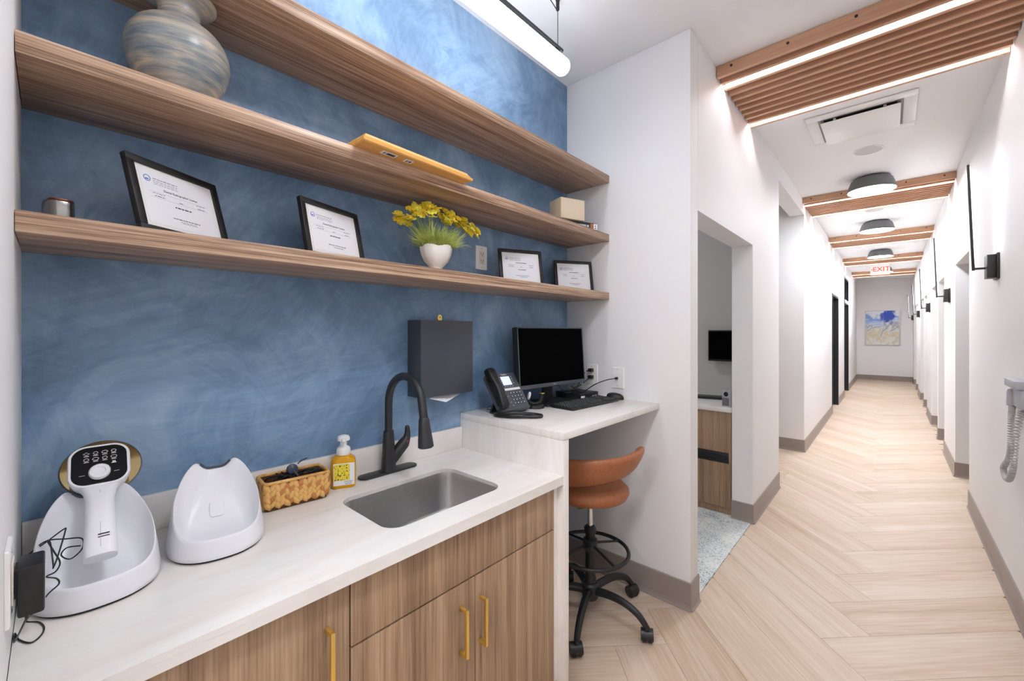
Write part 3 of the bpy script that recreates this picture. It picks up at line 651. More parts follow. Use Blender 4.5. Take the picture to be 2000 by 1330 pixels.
# ------------------------------------------------------------------ handheld x-ray cradles
def cradle(label, loc, rz):
    t = thing('charging_cradle', label, 'charging stand', loc, rz, 'white scoop-shaped charging cradles')
    n = 72
    def foot(a, k=1.0):
        c, s = math.cos(a), math.sin(a)
        ex = .82; X = .138*math.copysign(abs(c)**ex, c); Y = .107*math.copysign(abs(s)**.86, s)
        if c < 0: Y *= 1-.18*abs(c)
        return Vector((X*k, Y*k, 0))
    def hb(a, notch=1):
        b = (1-math.cos(a))/2
        sm = b*b*(3-2*b); h = .052+.152*sm**1.05
        h -= notch*.03*math.exp(-((a-PI)/.52)**4)
        return b, h
    def top(a, notch=1):
        b, h = hb(a, notch); p = foot(a); q = b**1.3
        return Vector((p.x*(1-.04*(1-b))+.065*q*b, p.y*(1-.03-.28*q), h))
    A = [2*PI*k/n for k in range(n)]; rings = []
    rings.append([foot(a, .94)+Vector((0, 0, .003)) for a in A]); rings.append([foot(a, .99)+Vector((0, 0, .006)) for a in A])
    for f in (.12, .3, .5, .7, .88, 1.0):
        ring = []
        for a in A:
            p, q = foot(a), top(a); k = f**1.25; ring.append(Vector((p.x+(q.x-p.x)*k, p.y+(q.y-p.y)*k, .01+(q.z-.01)*f)))
        rings.append(ring)
    C = Vector((.035, 0, .026))
    rings.append([top(a)+(C-top(a))*.02+Vector((0, 0, .003)) for a in A])
    for f in (.05, .12, .25, .4, .55, .7, .85, .97):
        ring = []
        for a in A:
            q = top(a, 0); p = q+(C-q)*f; b, h = hb(a)
            w_ = min(1, f/.2); w_ = w_*w_*(3-2*w_); u_ = max(0, min(1, (.07-p.x)/.15)); zd = .028+.15*u_*u_*(1.6-.6*u_); p.z = top(a).z*(1-w_)+min(zd, top(a).z-.002)*w_; ring.append(p)
        rings.append(ring)
    part('shell', MB().loft(rings), M['wplastic'], t, smooth=True, ang=60)
    part('rubber_foot', MB().prism([(foot(a, .95).x, foot(a, .95).y) for a in A], 0, .0029), M['black'], t)
    part('rubber_rest', MB().tube([top(PI+d)+Vector((.003, 0, .0028)) for d in [(-.5+1.0*k/16) for k in range(17)]], .0034, 8), M['graphite'], t, smooth=True, label='dark rubber strip in the notch')
    # charging socket on the slope
    sl = Vector((-.055, 0, .074)); up = Vector((-.62, 0, .78))
    part('charging_socket', MB().loft([[(x*1.0, y, 0) for x, y in rrect(.036, .05, .01, 5)], [(x*.86, y*.86, .012) for x, y in rrect(.036, .05, .01, 5)]]), M['wplastic'], t, smooth=True, ang=50, mtx=axes((-.012, 0, .076), (0, 1, 0), up, Vector((0, 1, 0)).cross(up)))
    return t
c1 = cradle('white charging cradle at the left end, holding the handheld device', (-1.318, .068, ZK), math.radians(2))
c2 = dup(c1, (-1.348, .300, ZK), math.radians(-9), 'empty white charging cradle beside the straw basket')
# handheld device, leaning in the first cradle
t = thing('handheld_xray', 'white handheld device with dark control panel leaning in the left cradle', 'medical device', (-1.318, .068, ZK))
up = Vector((-.66, .03, .75)).normalized(); rt = Vector((.06, 1, .0)); rt = (rt-up*rt.dot(up)).normalized(); nm = rt.cross(up)
hc = Vector((-.06, .008, .246)); HM = axes(hc, rt, up, nm)
def rr3(w, h, r, z): return [(x, y, z) for x, y in rrect(w, h, r, 8)]
part('head', MB().loft([rr3(.08, .08, .03, -.05), rr3(.098, .1, .032, -.035), rr3(.104, .106, .032, -.012), rr3(.106, .108, .032, 0), rr3(.102, .104, .030, .004)]), M['wplastic'], t, smooth=True, mtx=HM, ang=40)
pn = part('control_panel', MB().loft([rr3(.094, .096, .026, .004), rr3(.092, .094, .026, .0052)]), M['panel_black'], t, smooth=True, mtx=HM)
part('dial', MB().lathe([(.0185, .0053), (.0185, .012), (.0165, .0145), (.011, .0145), (.009, .0115), (.001, .011)], 32, (-.0005, -.021, 0)), M['wplastic'], t, smooth=True, mtx=HM, ang=50)
ic = MB()
random.seed(2)
for r_ in range(2):
    for c_ in range(4):
        x, y = -.0225+.0155*c_, .031-.0155*r_
        part('icon', MB().tube([(x+.0042*math.cos(a)*(1 if (c_+r_) % 2 else 1.25), y+.0036*math.sin(a), .0054) for a in [2*PI*k/(12 if r_ else 4+2*c_) for k in range(12 if r_ else 4+2*c_)]], .0006, 4, True).box(x-.0042, x+.0042, y-.0072, y-.0058, .0053, .0057), M['white_ink'], pn if False else t, mtx=HM)
part('icon', MB().box(.0195, .0285, -.002, -.0005, .0053, .0057).box(.0215, .0235, -.0005, .004, .0053, .0057).box(.0245, .0265, -.0005, .004, .0053, .0057), M['white_ink'], t, mtx=HM)
part('dial_mark', MB().box(-.034, -.0245, -.024, -.0232, .0053, .0057).box(.0235, .033, -.024, -.0232, .0053, .0057), M['white_ink'], t, mtx=HM)
def hr(w, d, y, z): return [(x, y, z+q) for x, q in rrect(w, d, min(w, d)*.38, 5)]
part('grip', MB().loft([hr(.074, .03, -.046, -.014), hr(.056, .036, -.06, -.012), hr(.047, .04, -.085, -.008), hr(.048, .042, -.13, -.002), hr(.052, .044, -.18, .004), hr(.055, .046, -.212, .008), hr(.052, .043, -.22, .008)]), M['wplastic'], t, smooth=True, mtx=HM, ang=40)
for k in range(2): part('grip_mark', MB().box(-.004, .014, -.1775-.006*k, -.1755-.006*k, .0255, .0268), M['slot'], t, mtx=HM)
part('grip_seam', MB().loft([[(-.0004, -.205, .0298), (.0004, -.205, .0298), (.0004, -.205, .031), (-.0004, -.205, .031)], [(-.0004, -.066, .0068), (.0004, -.066, .0068), (.0004, -.066, .008), (-.0004, -.066, .008)]]), M['device_grey'], t, mtx=HM)
part('scatter_shield', MB().lathe([(.001, 0), (.071, 0), (.0725, .0012), (.071, .0024), (.001, .0024)], 56), M['goldglass'], t, smooth=True, mtx=HM @ Matrix.Translation((.004, .022, -.054)), label='round gold-tinted shield disc')
part('shield_rim', MB().tube([(.0722*math.cos(a), .0722*math.sin(a), .0012) for a in [2*PI*k/48 for k in range(48)]], .0016, 6, True), M['graphite'], t, smooth=True, mtx=HM @ Matrix.Translation((.004, .022, -.054)))

# ------------------------------------------------------------------ outlets
def outlet(label, mtx, kind='duplex'):
    t = thing('wall_outlet', label, 'wall outlet'); t.matrix_world = mtx
    part('plate', MB().loft([rr3(.079, .123, .004, .0003), rr3(.077, .121, .004, .0045), rr3(.073, .117, .004, .006)]), M['wplate'], t)
    for s in (-1, 1): part('screw', MB().lathe([(.003, .006), (.0025, .007), (.0005, .0071)], 10, (0, s*.048, 0)), M['device_grey'], t)
    if kind == 'duplex':
        part('receptacle', MB().box(-.017, .017, -.034, .034, .006, .0085), M['ivory'], t, bevel=.001)
        for s in (-1, 1):
            part('slot', MB().box(-.008, -.0055, s*.018-.001, s*.018+.008, .0083, .0088).box(.0055, .008, s*.018-.001, s*.018+.007, .0083, .0088).box(-.0022, .0022, s*.018-.0095, s*.018-.005, .0083, .0088), M['slot'], t)
    return t
outlet('white outlet on the blue wall between the flowers and a certificate', axes((XB, 1.477, 1.838), (0, 1, 0), (0, 0, 1), (1, 0, 0)))
oL = outlet('white outlet on the niche wall behind the monitor, two black plugs in it', axes((-1.364, YN, 1.198), (1, 0, 0), (0, 0, 1), (0, -1, 0)))
outlet('white cable plate on the niche wall with one black cable', axes((-1.19, YN, 1.188), (1, 0, 0), (0, 0, 1), (0, -1, 0)), 'blank')
outlet('white outlet on the left niche wall behind the black adapter', axes((-1.04, YW, 1.062), (-1, 0, 0), (0, 0, 1), (0, 1, 0)))
# black power adapter
t = thing('power_adapter', 'black power adapter plugged in above the worktop at far left', 'power adapter', (-1.05, YW, 1.045))
part('plug', MB().box(-.02, .02, .0089, .0119, -.01, .034), M['black'], t)
part('body', MB().box(-.032, .03, .012, .0415, -.04, .04), M['black'], t, bevel=.004)
part('rating_label', MB().box(-.024, .02, .0416, .0418, -.03, .03), M['paper'], t, label='white rating label')
part('strain_relief', MB().tube([(-.002, .022, -.0405), (-.004, .021, -.056)], [.0035, .0022], 8), M['black'], t)
part('cord', MB().tube(smooth_path([(-.004, .021, -.056), (-.03, .012, -.09), (-.1, .004, -.135), (-.15, .003, -.143), (-.12, .009, -.143), (-.093, .024, -.143), (-.108, .036, -.143), (-.134, .039, -.143), (-.163, .032, -.143), (-.18, .016, -.141),
    (-.12, .028, -.1), (-.12, .045, -.076), (-.13, .058, -.068), (-.145, .055, -.062), (-.15, .042, -.055), (-.165, .054, -.056), (-.185, .06, -.048), (-.215, .052, -.034), (-.23, .043, -.014), (-.235, .047, -.022), (-.215, .051, -.06), (-.21, .051, -.064), (-.22, .057, -.048), (-.245, .068, -.008), (-.25, .066, -.004), (-.255, .041, -.024), (-.265, .012, -.047), (-.268, .006, -.055), (-.262, .02, -.04),
    (-.25, .041, -.02), (-.235, .07, -.021), (-.222, .092, -.024), (-.212, .092, -.042), (-.21, .075, -.056), (-.212, .062, -.044), (-.218, .07, -.034), (-.215, .09, -.036)], 6), .0014, 6), M['black'], t, smooth=True)

# ------------------------------------------------------------------ paper towel dispenser
t = thing('paper_towel_dispenser', 'black wall paper towel dispenser above the faucet', 'towel dispenser', (XB, 1.185, 1.18))
part('cabinet', MB().box(.0005, .097, -.147, .147, 0, .33), M['dispenser'], t, bevel=.0015)
part('lock_tab', MB().prism([(.012*math.cos(a), .012*math.sin(a)*1.25) for a in [2*PI*k/20 for k in range(20)]], 0, .003).xf(axes((.05, -.012, .342), (0, 1, 0), (0, 0, 1), (1, 0, 0))), M['gold'], t, label='small brass lock tab')
part('keyhole', MB().lathe([(.0028, 0), (.001, .0008)], 10).xf(axes((.0531, -.012, .345), (0, 1, 0), (0, 0, 1), (1, 0, 0))), M['slot'], t)
part('paper_towel', MB().add([(.03, -.07, .012), (.09, -.1, -.006), (.095, -.01, -.032), (.075, .085, -.008), (.03, .06, .012), (.03, -.07, .0125), (.09, -.1, -.0054), (.095, -.01, -.0314), (.075, .085, -.0074), (.03, .06, .0125)], [(0, 1, 2, 3, 4), (9, 8, 7, 6, 5), (0, 5, 6, 1), (1, 6, 7, 2), (2, 7, 8, 3), (3, 8, 9, 4), (4, 9, 5, 0)]), M['paper'], t)

# ------------------------------------------------------------------ things on the shelves
t = thing('ceramic_vase', 'round ceramic vase with blue and tan banded glaze on the middle shelf', 'vase', (-1.385, .226, SH2))
vp = [(.055, 0), (.062, .004), (.06, .012), (.078, .04), (.097, .075), (.108, .11), (.1105, .14), (.104, .17), (.087, .197), (.064, .215), (.05, .224), (.0465, .232), (.0445, .25), (.047, .262), (.06, .272), (.076, .281), (.08, .286), (.078, .291), (.07, .289), (.05, .278), (.038, .26), (.038, .23)]
part('body', MB().lathe(smooth_path([(r, z, 0) for r, z in vp], 3) and [(p.x, p.y) for p in smooth_path([(r, z, 0) for r, z in vp], 3)], 64), M['vase'], t, smooth=True, ang=75)
def certificate(label, x, y, psi, lean, lay):
    W, H, D, B = .242, .194, .016, .017
    t = thing('framed_certificate', label, 'framed certificate', (x, y, SH1), -psi, 'framed certificates on the lowest shelf')
    mt = Matrix.Rotation(-lean, 4, 'Y')          # local: x = facing, y = width, z = up
    f = MB()
    for a in ((-W/2, W/2, 0, B), (-W/2, W/2, H-B, H), (-W/2, -W/2+B, B, H-B), (W/2-B, W/2, B, H-B)): f.box(-D/2, D/2, a[0], a[1], a[2], a[3])
    part('frame', f, M['black'], t, bevel=.0012, mtx=mt)
    part('backing', MB().box(-D/2+.001, -.002, -W/2+B, W/2-B, B, H-B), M['graphite'], t, mtx=mt)
    mtb = part('mat_board', MB().box(-.0019, .0012, -W/2+B, W/2-B, B, H-B), M['wplate'], t, mtx=mt)
    pa = part('certificate_sheet', MB().box(.0013, .0018, -W/2+B+.012, W/2-B-.012, B+.011, H-B-.011), M['paper'], t, mtx=mt)
    F = lambda yy, zz: axes((.002, yy, zz), (0, 1, 0), (0, 0, 1), (1, 0, 0))
    if lay: text('title', 'Dental Radiographer License', .0078, M['ink_dark'], pa, F(.005, .122))
    else: part('title', MB().box(.0018, .002, -.028, .032, .1205, .1235), M['ink'], pa)
    def words(name, z, y0, y1, h, m):
        mb = MB(); q = y0
        while q < y1:
            l = random.uniform(.004, .011); mb.box(.0018, .002, q, min(q+l, y1), z, z+h); q += l+.002
        part(name, mb, m, pa)
    random.seed(int(x*-1000+y*77))
    for k in range(4): words('text_line', .1475-.0042*k-(.0008 if k else 0), -.062, -.0, .0016 if k == 0 else .0009, M['ink'])
    words('text_line', .1085, -.07, -.04, .0012, M['ink']); words('text_line', .1015, -.066, -.04, .0018, M['ink']); words('text_line', .1095, .045, .07, .0012, M['ink'])
    words('text_line', .1005, -.004, .008, .0016, M['ink']); words('text_line', .1, .048, .068, .0018, M['ink']); words('name_line', .084, -.018, .026, .003, M['ink_dark'])
    words('signature_line', .0525, -.03, .044, .0022, M['ink']); words('text_line', .0475, -.012, .032, .001, M['ink']); words('text_line', .0445, -.008, .034, .001, M['ink'])
    part('rule_line', MB().box(.0018, .0019, -.078, .078, .1125, .1128).box(.0018, .0019, -.078, .078, .098, .0983), M['ink'], pa)
    part('seal', MB().tube([(.0018, -.0765+.0075*math.cos(a), .145+.0075*math.sin(a)) for a in [2*PI*k/24 for k in range(24)]], .001, 4, True).box(.0018, .0021, -.081, -.073, .141, .1445), M['blue_ink'], pa, label='round blue seal')
    xt = -.115*math.tan(lean)-D/2-.004
    part('easel_leg', MB().loft([[(xt-.045, -.02, .0005), (xt-.042, -.02, .0005), (xt-.042, .02, .0005), (xt-.045, .02, .0005)], [(xt-.003, -.012, .115), (xt, -.012, .115), (xt, .012, .115), (xt-.003, .012, .115)]]), M['black'], t)
    return t
certificate('black framed certificate at the left end of the lowest shelf, beside the small metal box', -1.352, .240, -.555, .27, True)
certificate('black framed certificate between the left certificate and the flower pot', -1.372, .645, -.32, .215, True)
certificate('black framed certificate on the lowest shelf right of the outlet', -1.398, 1.623, .454, .215, False)
certificate('black framed certificate in the right corner of the lowest shelf', -1.396, 2.098, .58, .19, False)
# small metal box
t = thing('metal_tin', 'small polished metal tin with brown lid at the left of the lowest shelf', 'tin', (-1.405, .010, SH1), .2)
part('body', MB().prism(rrect(.075, .042, .015, 6), 0, .056), mat('polished_pewter', (150, 146, 142), .18, .9), t, bevel=.002)
part('lid', MB().prism(rrect(.074, .041, .015, 6), .0562, .061), mat('copper_lid', (120, 66, 44), .3, .6), t, bevel=.0015)
# pine plaque overhanging the middle shelf
t = thing('pine_plaque', 'honey pine wooden plaque lying flat over the edge of the middle shelf', 'plaque', (-1.32, .862, SH2), math.radians(2.2))
def pr(ins, z): return [(-.12+ins, -.232+ins, z), (.128-ins, -.232+ins, z), (.128-ins, .232-ins, z), (-.12+ins, .232-ins, z)]
part('board', MB().loft([pr(.004, 0), pr(0, .003), pr(0, .012), pr(.004, .014)]), M['oak_tray'], t)
part('moulding', MB().loft([pr(.008, .0142), pr(.008, .019), pr(.013, .023), pr(.016, .03), pr(.022, .033), pr(.03, .033)]), M['oak_tray'], t)
for y0, y1 in ((-.15, -.094), (-.062, -.03)):
    s = part('sticker', MB().box(.083, .108, y0, y1, -.0006, -.0001), M['paper'], t)
    part('print', MB().box(.088, .103, y0+.008, y0+.012, -.0009, -.0007).box(.088, .103, y0+.015, y0+.017, -.0009, -.0007).box(.088, .103, y0+.02, y1-.006, -.0009, -.0007), M['ink_dark'], s)
# book and cream box
ps = math.radians(-21)
t = thing('paperback_book', 'dark book with white spine lettering under the cream box', 'book', (-1.25, 2.11, SH2), ps)
part('pages', MB().box(-.158, -.003, -.248, -.002, .003, .035), M['paper'], t)
part('cover', MB().box(-.16, .0, -.25, .0, 0, .0029).box(-.16, 0, -.25, 0, .0351, .038).box(-.0028, 0, -.25, -.05, .0029, .0351), mat('book_navy', (34, 38, 46), .5), t)
part('spine_band', MB().box(-.0028, .0004, -.0499, -.027, .0029, .0351), mat('book_brown', (168, 108, 58), .5), t)
part('spine_tail', MB().box(-.0028, .0004, -.0268, -.0005, .0029, .0351), M['paper'], t)
part('tail_mark', MB().box(.0004, .0008, -.018, -.011, .008, .014).box(.0004, .0008, -.018, -.011, .02, .026), M['ink_dark'], t)
random.seed(4); mb = MB(); q = -.06
while q > -.23:
    l_ = random.uniform(.004, .008); mb.box(-.0001, .0003, q-l_, q, .013, .024); q -= l_+random.choice((.0018, .0018, .0018, .006))
part('spine_lettering', mb, M['white_ink'], t)
part('barcode_sticker', MB().box(-.05, -.02, .0001, .0006, .004, .033), M['paper'], t)
o = thing('cream_box', 'cream cardboard box standing on the book at the shelf\'s right end', 'box', (-1.30, 1.935, SH2+.0385), math.radians(-20))
part('body', MB().box(-.115, -.0015, -.08, .08, 0, .114), M['cream'], o, bevel=.002)
part('front_flap', MB().box(-.001, .001, -.079, .079, .001, .113), mat('cream_flap', (230, 212, 184), .55), o, bevel=.0008)
# flower pot
t = thing('flower_pot', 'white scalloped footed pot of yellow flowers on the lowest shelf', 'flower pot', (-1.375, 1.055, SH1))
lob = lambda a, z: 1-.075*abs(math.cos(2.5*(a+.5)))**6*min(1, max(0, (z-.02)*22))
prof = [(.03, 0), (.03, .004), (.022, .012), (.021, .02), (.03, .03), (.049, .05), (.061, .075), (.066, .1), (.0665, .112), (.063, .112), (.06, .1), (.045, .06)]
def scal():
    rings = []
    for r, z in prof:
        ring = []
        for i in range(80):
            a = 2*PI*i/80; q = r*lob(a, z); zz = z-(.007*abs(math.cos(2.5*(a+.5)))**2.5 if z > .095 else 0); ring.append((q*math.cos(a), q*math.sin(a), zz))
        rings.append(ring)
    return MB().loft(rings)
part('pot', scal(), M['ceramic_w'], t, smooth=True, ang=60)
part('soil', MB().lathe([(.001, .09), (.05, .09), (.05, .08), (.001, .08)], 24), mat('soil', (70, 52, 36), .9), t)
random.seed(11); fo = MB()
def blade(p0, p1, wd, bend):
    p0, p1 = Vector(p0), Vector(p1); d = p1-p0; sd = d.cross(Vector((0, 0, 1))); sd = sd.normalized() if sd.length > 1e-5 else Vector((1, 0, 0)); ce = (p0+p1)/2+Vector(bend)
    pts = [p0, (p0+ce)/2*.5+ce*.5, (ce+p1)/2, p1]
    q = smooth_path([p0, ce, p1], 3); rings = []
    vs = []; n = len(q); 
    for i, p in enumerate(q):
        k = wd*(1-.8*i/(n-1)); vs += [p-sd*k, p+sd*k, p+Vector((0, 0, k*.8))+sd.cross(d.normalized())*k*.5]
    fs = []
    for i in range(n-1):
        for a, b in ((0, 1), (1, 2), (2, 0)): fs.append((3*i+a, 3*i+b, 3*i+3+b, 3*i+3+a))
    fo.add(vs, fs)
clusters = [(-.035, -.125, .205, .034, 9), (.0, -.085, .235, .03, 8), (-.01, -.035, .262, .036, 15), (.02, -.045, .245, .034, 10), (.01, .055, .232, .04, 16), (.0, .06, .25, .03, 8), (-.02, .15, .238, .03, 11), (.0, .185, .215, .03, 8)]
for _ in range(1000):
    a = random.uniform(0, 2*PI); rr_ = random.uniform(0, .05); el = random.uniform(.25, 1.0); R = random.uniform(.05, .1)
    p0 = (rr_*math.cos(a), rr_*math.sin(a), .092); b = a+random.uniform(-.9, .9)
    p1 = (p0[0]+R*math.cos(b)*(1.1-el*.7), p0[1]+R*math.sin(b)*(1.25-el*.6), .1+R*el*1.05)
    blade(p0, p1, random.uniform(.001, .002), (random.uniform(-.012, .012), random.uniform(-.012, .012), .012))
for cx, cy, cz, cr, nn in clusters:
    for _ in range(9):
        blade((random.uniform(-.02, .02), cy*.2+random.uniform(-.02, .02), .092), (cx+random.uniform(-.015, .015), cy+random.uniform(-.018, .018), cz-.008), .0013, (0, cy*.12, .02))
for k in range(10): blade((.02, .06+.008*k, .115+.002*k), (.03+random.uniform(-.02, .02), .085+.009*k, .1+.003*k+random.uniform(-.015, .02)), .0009, (0, 0, .004))
blade((.01, .03, .092), (.03, .17, .13), .0016, (0, 0, .02))
fo_o = part('foliage', fo, M['leaf'], t); fo_o['kind'] = 'stuff'
pm = []
for mm in ('petal', 'petal2'):
    b = MB(); np_ = 7
    for k in range(np_):
        a = 2*PI*k/np_; c, s = math.cos(a), math.sin(a)
        pts = [(.001, 0, .001), (.006, .0042, .003), (.0125, .0036, .0028), (.0135, 0, .0015), (.0125, -.0036, .0028), (.006, -.0042, .003)]
        vs = [(x*c-y*s, x*s+y*c, z) for x, y, z in pts]+[(x*c-y*s, x*s+y*c, z-.0012) for x, y, z in pts]
        b.add(vs, [(0, 1, 2, 3, 4, 5), (11, 10, 9, 8, 7, 6)]+[(i, (i+1) % 6, (i+1) % 6+6, i+6) for i in range(6)])
    b.lathe([(.0045, .001), (.004, .005), (.0015, .0065)], 8)
    q = b.mesh('blossom'); q.materials.append(M[mm]); pm.append(q)
for cx, cy, cz, cr, nn in clusters:
    for _ in range(int(nn*2.0)):
        o = Vector((random.gauss(0, .5), random.gauss(0, .6), random.gauss(0, .42)))*cr*.75
        nrm = Vector((.5+random.gauss(0, .3), random.gauss(0, .35)+cy*2, .75)).normalized()
        x = nrm.orthogonal().normalized(); x = Matrix.Rotation(random.uniform(0, 6), 3, nrm) @ x
        p = Vector((cx, cy, min(cz, .262)))+o; p.z = min(p.z, .277)
        link('blossom', random.choice(pm), None, t, axes(p, x, nrm.cross(x), nrm) @ Matrix.Scale(random.uniform(1.05, 1.5), 4))

# ------------------------------------------------------------------ desk: monitor
t = thing('computer_monitor', 'black widescreen computer monitor on the white desk', 'monitor', (-1.392, 1.868, ZD), math.radians(-5))
tilt = Matrix.Translation((0, 0, .255)) @ Matrix.Rotation(math.radians(-4), 4, 'Y')
part('housing', MB().box(-.03, .008, -.269, .269, -.16, .163), M['black'], t, bevel=.004, mtx=tilt)
part('screen', MB().box(.0082, .009, -.262, .262, -.139, .156), M['screen'], t, mtx=tilt)
f = MB()
for a in ((-.269, .269, -.16, -.14), (-.269, .269, .157, .163), (-.269, -.2625, -.14, .157), (.2625, .269, -.14, .157)): f.box(.0081, .0105, *a)
part('bezel', f, M['graphite'], t, bevel=.0008, mtx=tilt)
text('logo', 'DELL', .011, M['device_grey'], t, tilt @ axes((.0106, 0, -.15), (0, 1, 0), (0, 0, 1), (1, 0, 0)))
part('stand_neck', MB().box(-.045, -.031, -.04, .04, .012, .25), M['black'], t, bevel=.004)
part('stand_base', MB().prism(rrect(.19, .25, .02, 5, -.01, 0), 0, .0115), M['black'], t, bevel=.002)
# mini computer
t = thing('mini_computer', 'small flat black computer behind the keyboard', 'computer', (-1.402, 2.13, ZD), math.radians(-6))
part('case', MB().box(-.09, .09, -.09, .09, 0, .036), M['black'], t, bevel=.003)
part('front_grille', MB().box(.0901, .0915, -.08, .08, .006, .03), M['matteblack'], t)
part('case_label', MB().box(.0916, .092, -.075, -.04, .01, .022), M['wplate'], t)
part('port', MB().box(.0916, .0922, .03, .045, .012, .018).box(.0916, .0922, .055, .07, .012, .018), M['device_grey'], t)
# keyboard with keys
t = thing('computer_keyboard', 'black keyboard on the white desk before the monitor', 'keyboard', (-1.225, 1.955, ZD), math.radians(-3.5))
kt = Matrix.Rotation(math.radians(4), 4, 'Y')
part('base', MB().loft([[(x, y, 0) for x, y in rrect(.145, .43, .008, 3)], [(x, y, .010+(-x+.07)*.05) for x, y in rrect(.143, .428, .008, 3)]]), M['black'], t, bevel=.001)
ky = MB().loft([[(x, y, 0) for x, y in rrect(.0165, .0165, .002, 1)], [(x, y, .005) for x, y in rrect(.013, .013, .002, 1)]]).mesh('key'); ky.materials.append(M['keycap'])
kw = MB().loft([[(x, y, 0) for x, y in rrect(.0165, .1, .002, 1)], [(x, y, .005) for x, y in rrect(.013, .096, .002, 1)]]).mesh('key'); kw.materials.append(M['keycap'])
lg = MB().box(-.0035, .0015, -.0028, .0018, .0051, .0053).mesh('legend'); lg.materials.append(M['grey_key'])
for r_ in range(6):
    for c_ in range(21):
        x = -.054+.0205*r_; y = -.2+.02*c_; z = .0103+(-x+.07)*.05
        if c_ in (15, ) or (r_ == 0 and c_ in (1, 6, 11)) or (r_ in (3,) and 15 <= c_ <= 17): continue
        if r_ == 5 and 4 <= c_ <= 8:
            if c_ == 6: link('key', kw, None, t, Matrix.Translation((x, y, z)))
            continue
        k = link('key', ky, None, t, Matrix.Translation((x, y, z))); link('legend', lg, None, k)
# mouse
t = thing('computer_mouse', 'black computer mouse to the right of the keyboard', 'mouse', (-1.19, 2.208, ZD), math.radians(8))
def mr(k, z, dx=0): return [(dx+.052*k*math.cos(a), .03*k*math.sin(a)*(1-.12*math.cos(a)), z) for a in [2*PI*i/28 for i in range(28)]]
part('shell', MB().loft([mr(.95, .001), mr(1, .006), mr(.99, .014), mr(.9, .025, -.002), mr(.7, .033, -.005), mr(.4, .037, -.007), mr(.1, .038, -.008)]), M['black'], t, smooth=True, ang=60)
part('scroll_wheel', MB().cyl((.024, -.003, .028), (.024, .003, .028), .007, 14), M['graphite'], t)
# desk phone
t = thing('desk_phone', 'dark grey office desk phone with blue display beside the monitor', 'telephone', (-1.337, 1.502, ZD), math.radians(-4))
th = math.radians(54); upv = Vector((-math.cos(th), 0, math.sin(th))); PM = axes((.0, 0, .029), (0, 1, 0), upv, Vector((0, 1, 0)).cross(upv))
# local panel frame: x = width(+y), y = up the slope, z = outward
part('body', MB().loft([rr3(.188, .19, .012, -.03), rr3(.194, .196, .012, -.012), rr3(.194, .196, .012, -.004), rr3(.188, .19, .012, 0)]).xf(Matrix.Translation((0, .098, 0))), M['graphite'], t, smooth=True, mtx=PM, ang=40)
part('chin', MB().box(-.094, .094, -.012, .004, -.028, .004), M['graphite'], t, bevel=.004, mtx=PM)
part('display', MB().box(-.012, .046, .124, .172, .0003, .0016), M['lcd'], t, mtx=PM)
text('logo', 'Yealink', .013, M['white_ink'], t, PM @ Matrix.Translation((.018, .184, .0006)))
part('label_strip', MB().box(-.018, .085, .094, .106, .0003, .0016), M['wplate'], t, mtx=PM)
pk = MB().loft([[(x, y, 0) for x, y in rrect(.015, .0115, .003, 2)], [(x, y, .003) for x, y in rrect(.0125, .009, .003, 2)]]).mesh('phone_key'); pk.materials.append(M['graphite'])
pl_ = MB().box(-.003, .003, -.0018, .0018, .0031, .0034).mesh('legend'); pl_.materials.append(M['white_ink'])
for r_ in range(4):
    for c_ in range(4):
        k = link('phone_key', pk, None, t, PM @ Matrix.Translation((.008+.0205*c_, .078-.0185*r_, .0002))); link('legend', pl_, None, k)
sk = MB().box(-.0035, .0035, -.0018, .0018, .0003, .002).mesh('line_key'); sk.materials.append(M['device_grey'])
for k in range(4):
    link('line_key', sk, None, t, PM @ Matrix.Translation((-.024, .168-.0115*k, 0))); link('line_key', sk, None, t, PM @ Matrix.Translation((.058, .168-.0115*k, 0))); link('line_key', sk, None, t, PM @ Matrix.Translation((-.006+.0165*k, .115, 0)))
for q in ((-.018, .062), (-.014, .03), (-.006, .012)): link('line_key', sk, None, t, PM @ Matrix.Translation((q[0], q[1], 0)))
part('handset', MB().loft([[(x-.084, y0, z+zz) for x, z in rrect(w_, d_, .012, 4)] for y0, zz, w_, d_ in ((.0, .016, .04, .034), (.01, .02, .048, .042), (.045, .024, .047, .038), (.06, .031, .042, .028), (.1, .037, .04, .026), (.14, .033, .042, .028), (.155, .026, .047, .04), (.195, .024, .048, .044), (.208, .02, .04, .036))]), M['black'], t, smooth=True, mtx=PM, ang=50)
part('cradle_lip', MB().box(-.108, -.055, .02, .17, .0002, .006), M['matteblack'], t, mtx=PM)
part('foot_stand', MB().box(-.09, -.015, -.09, .09, .001, .008).loft([[(-.09, -.09, .006), (-.078, -.09, .006), (-.078, .09, .006), (-.09, .09, .006)], [(-.075, -.07, .075), (-.063, -.07, .075), (-.063, .07, .075), (-.075, .07, .075)]]), M['black'], t, bevel=.001)
coil = smooth_path([(.01, -.085, .012), (-.03, -.1, .009), (.0, -.125, .009), (.07, -.1, .009), (.13, -.04, .009), (.155, 0.0, .009), (.145, .022, .009), (.105, .02, .009), (.06, .0, .009), (.02, -.03, .009), (-.01, -.07, .009)], 8)
hel = []
for i in range(len(coil)-1):
    a, b = coil[i], coil[i+1]; tn = (b-a).normalized(); u = tn.cross(Vector((0, 0, 1))).normalized(); v = tn.cross(u)
    for k in range(12):
        ph = 2*PI*(2*i+2*k/12); p = a+(b-a)*(k/12); hel.append(p+(u*math.cos(ph)+v*math.sin(ph))*.0058)
part('coiled_cord', MB().tube(hel, .0025, 5), M['black'], t, smooth=True)
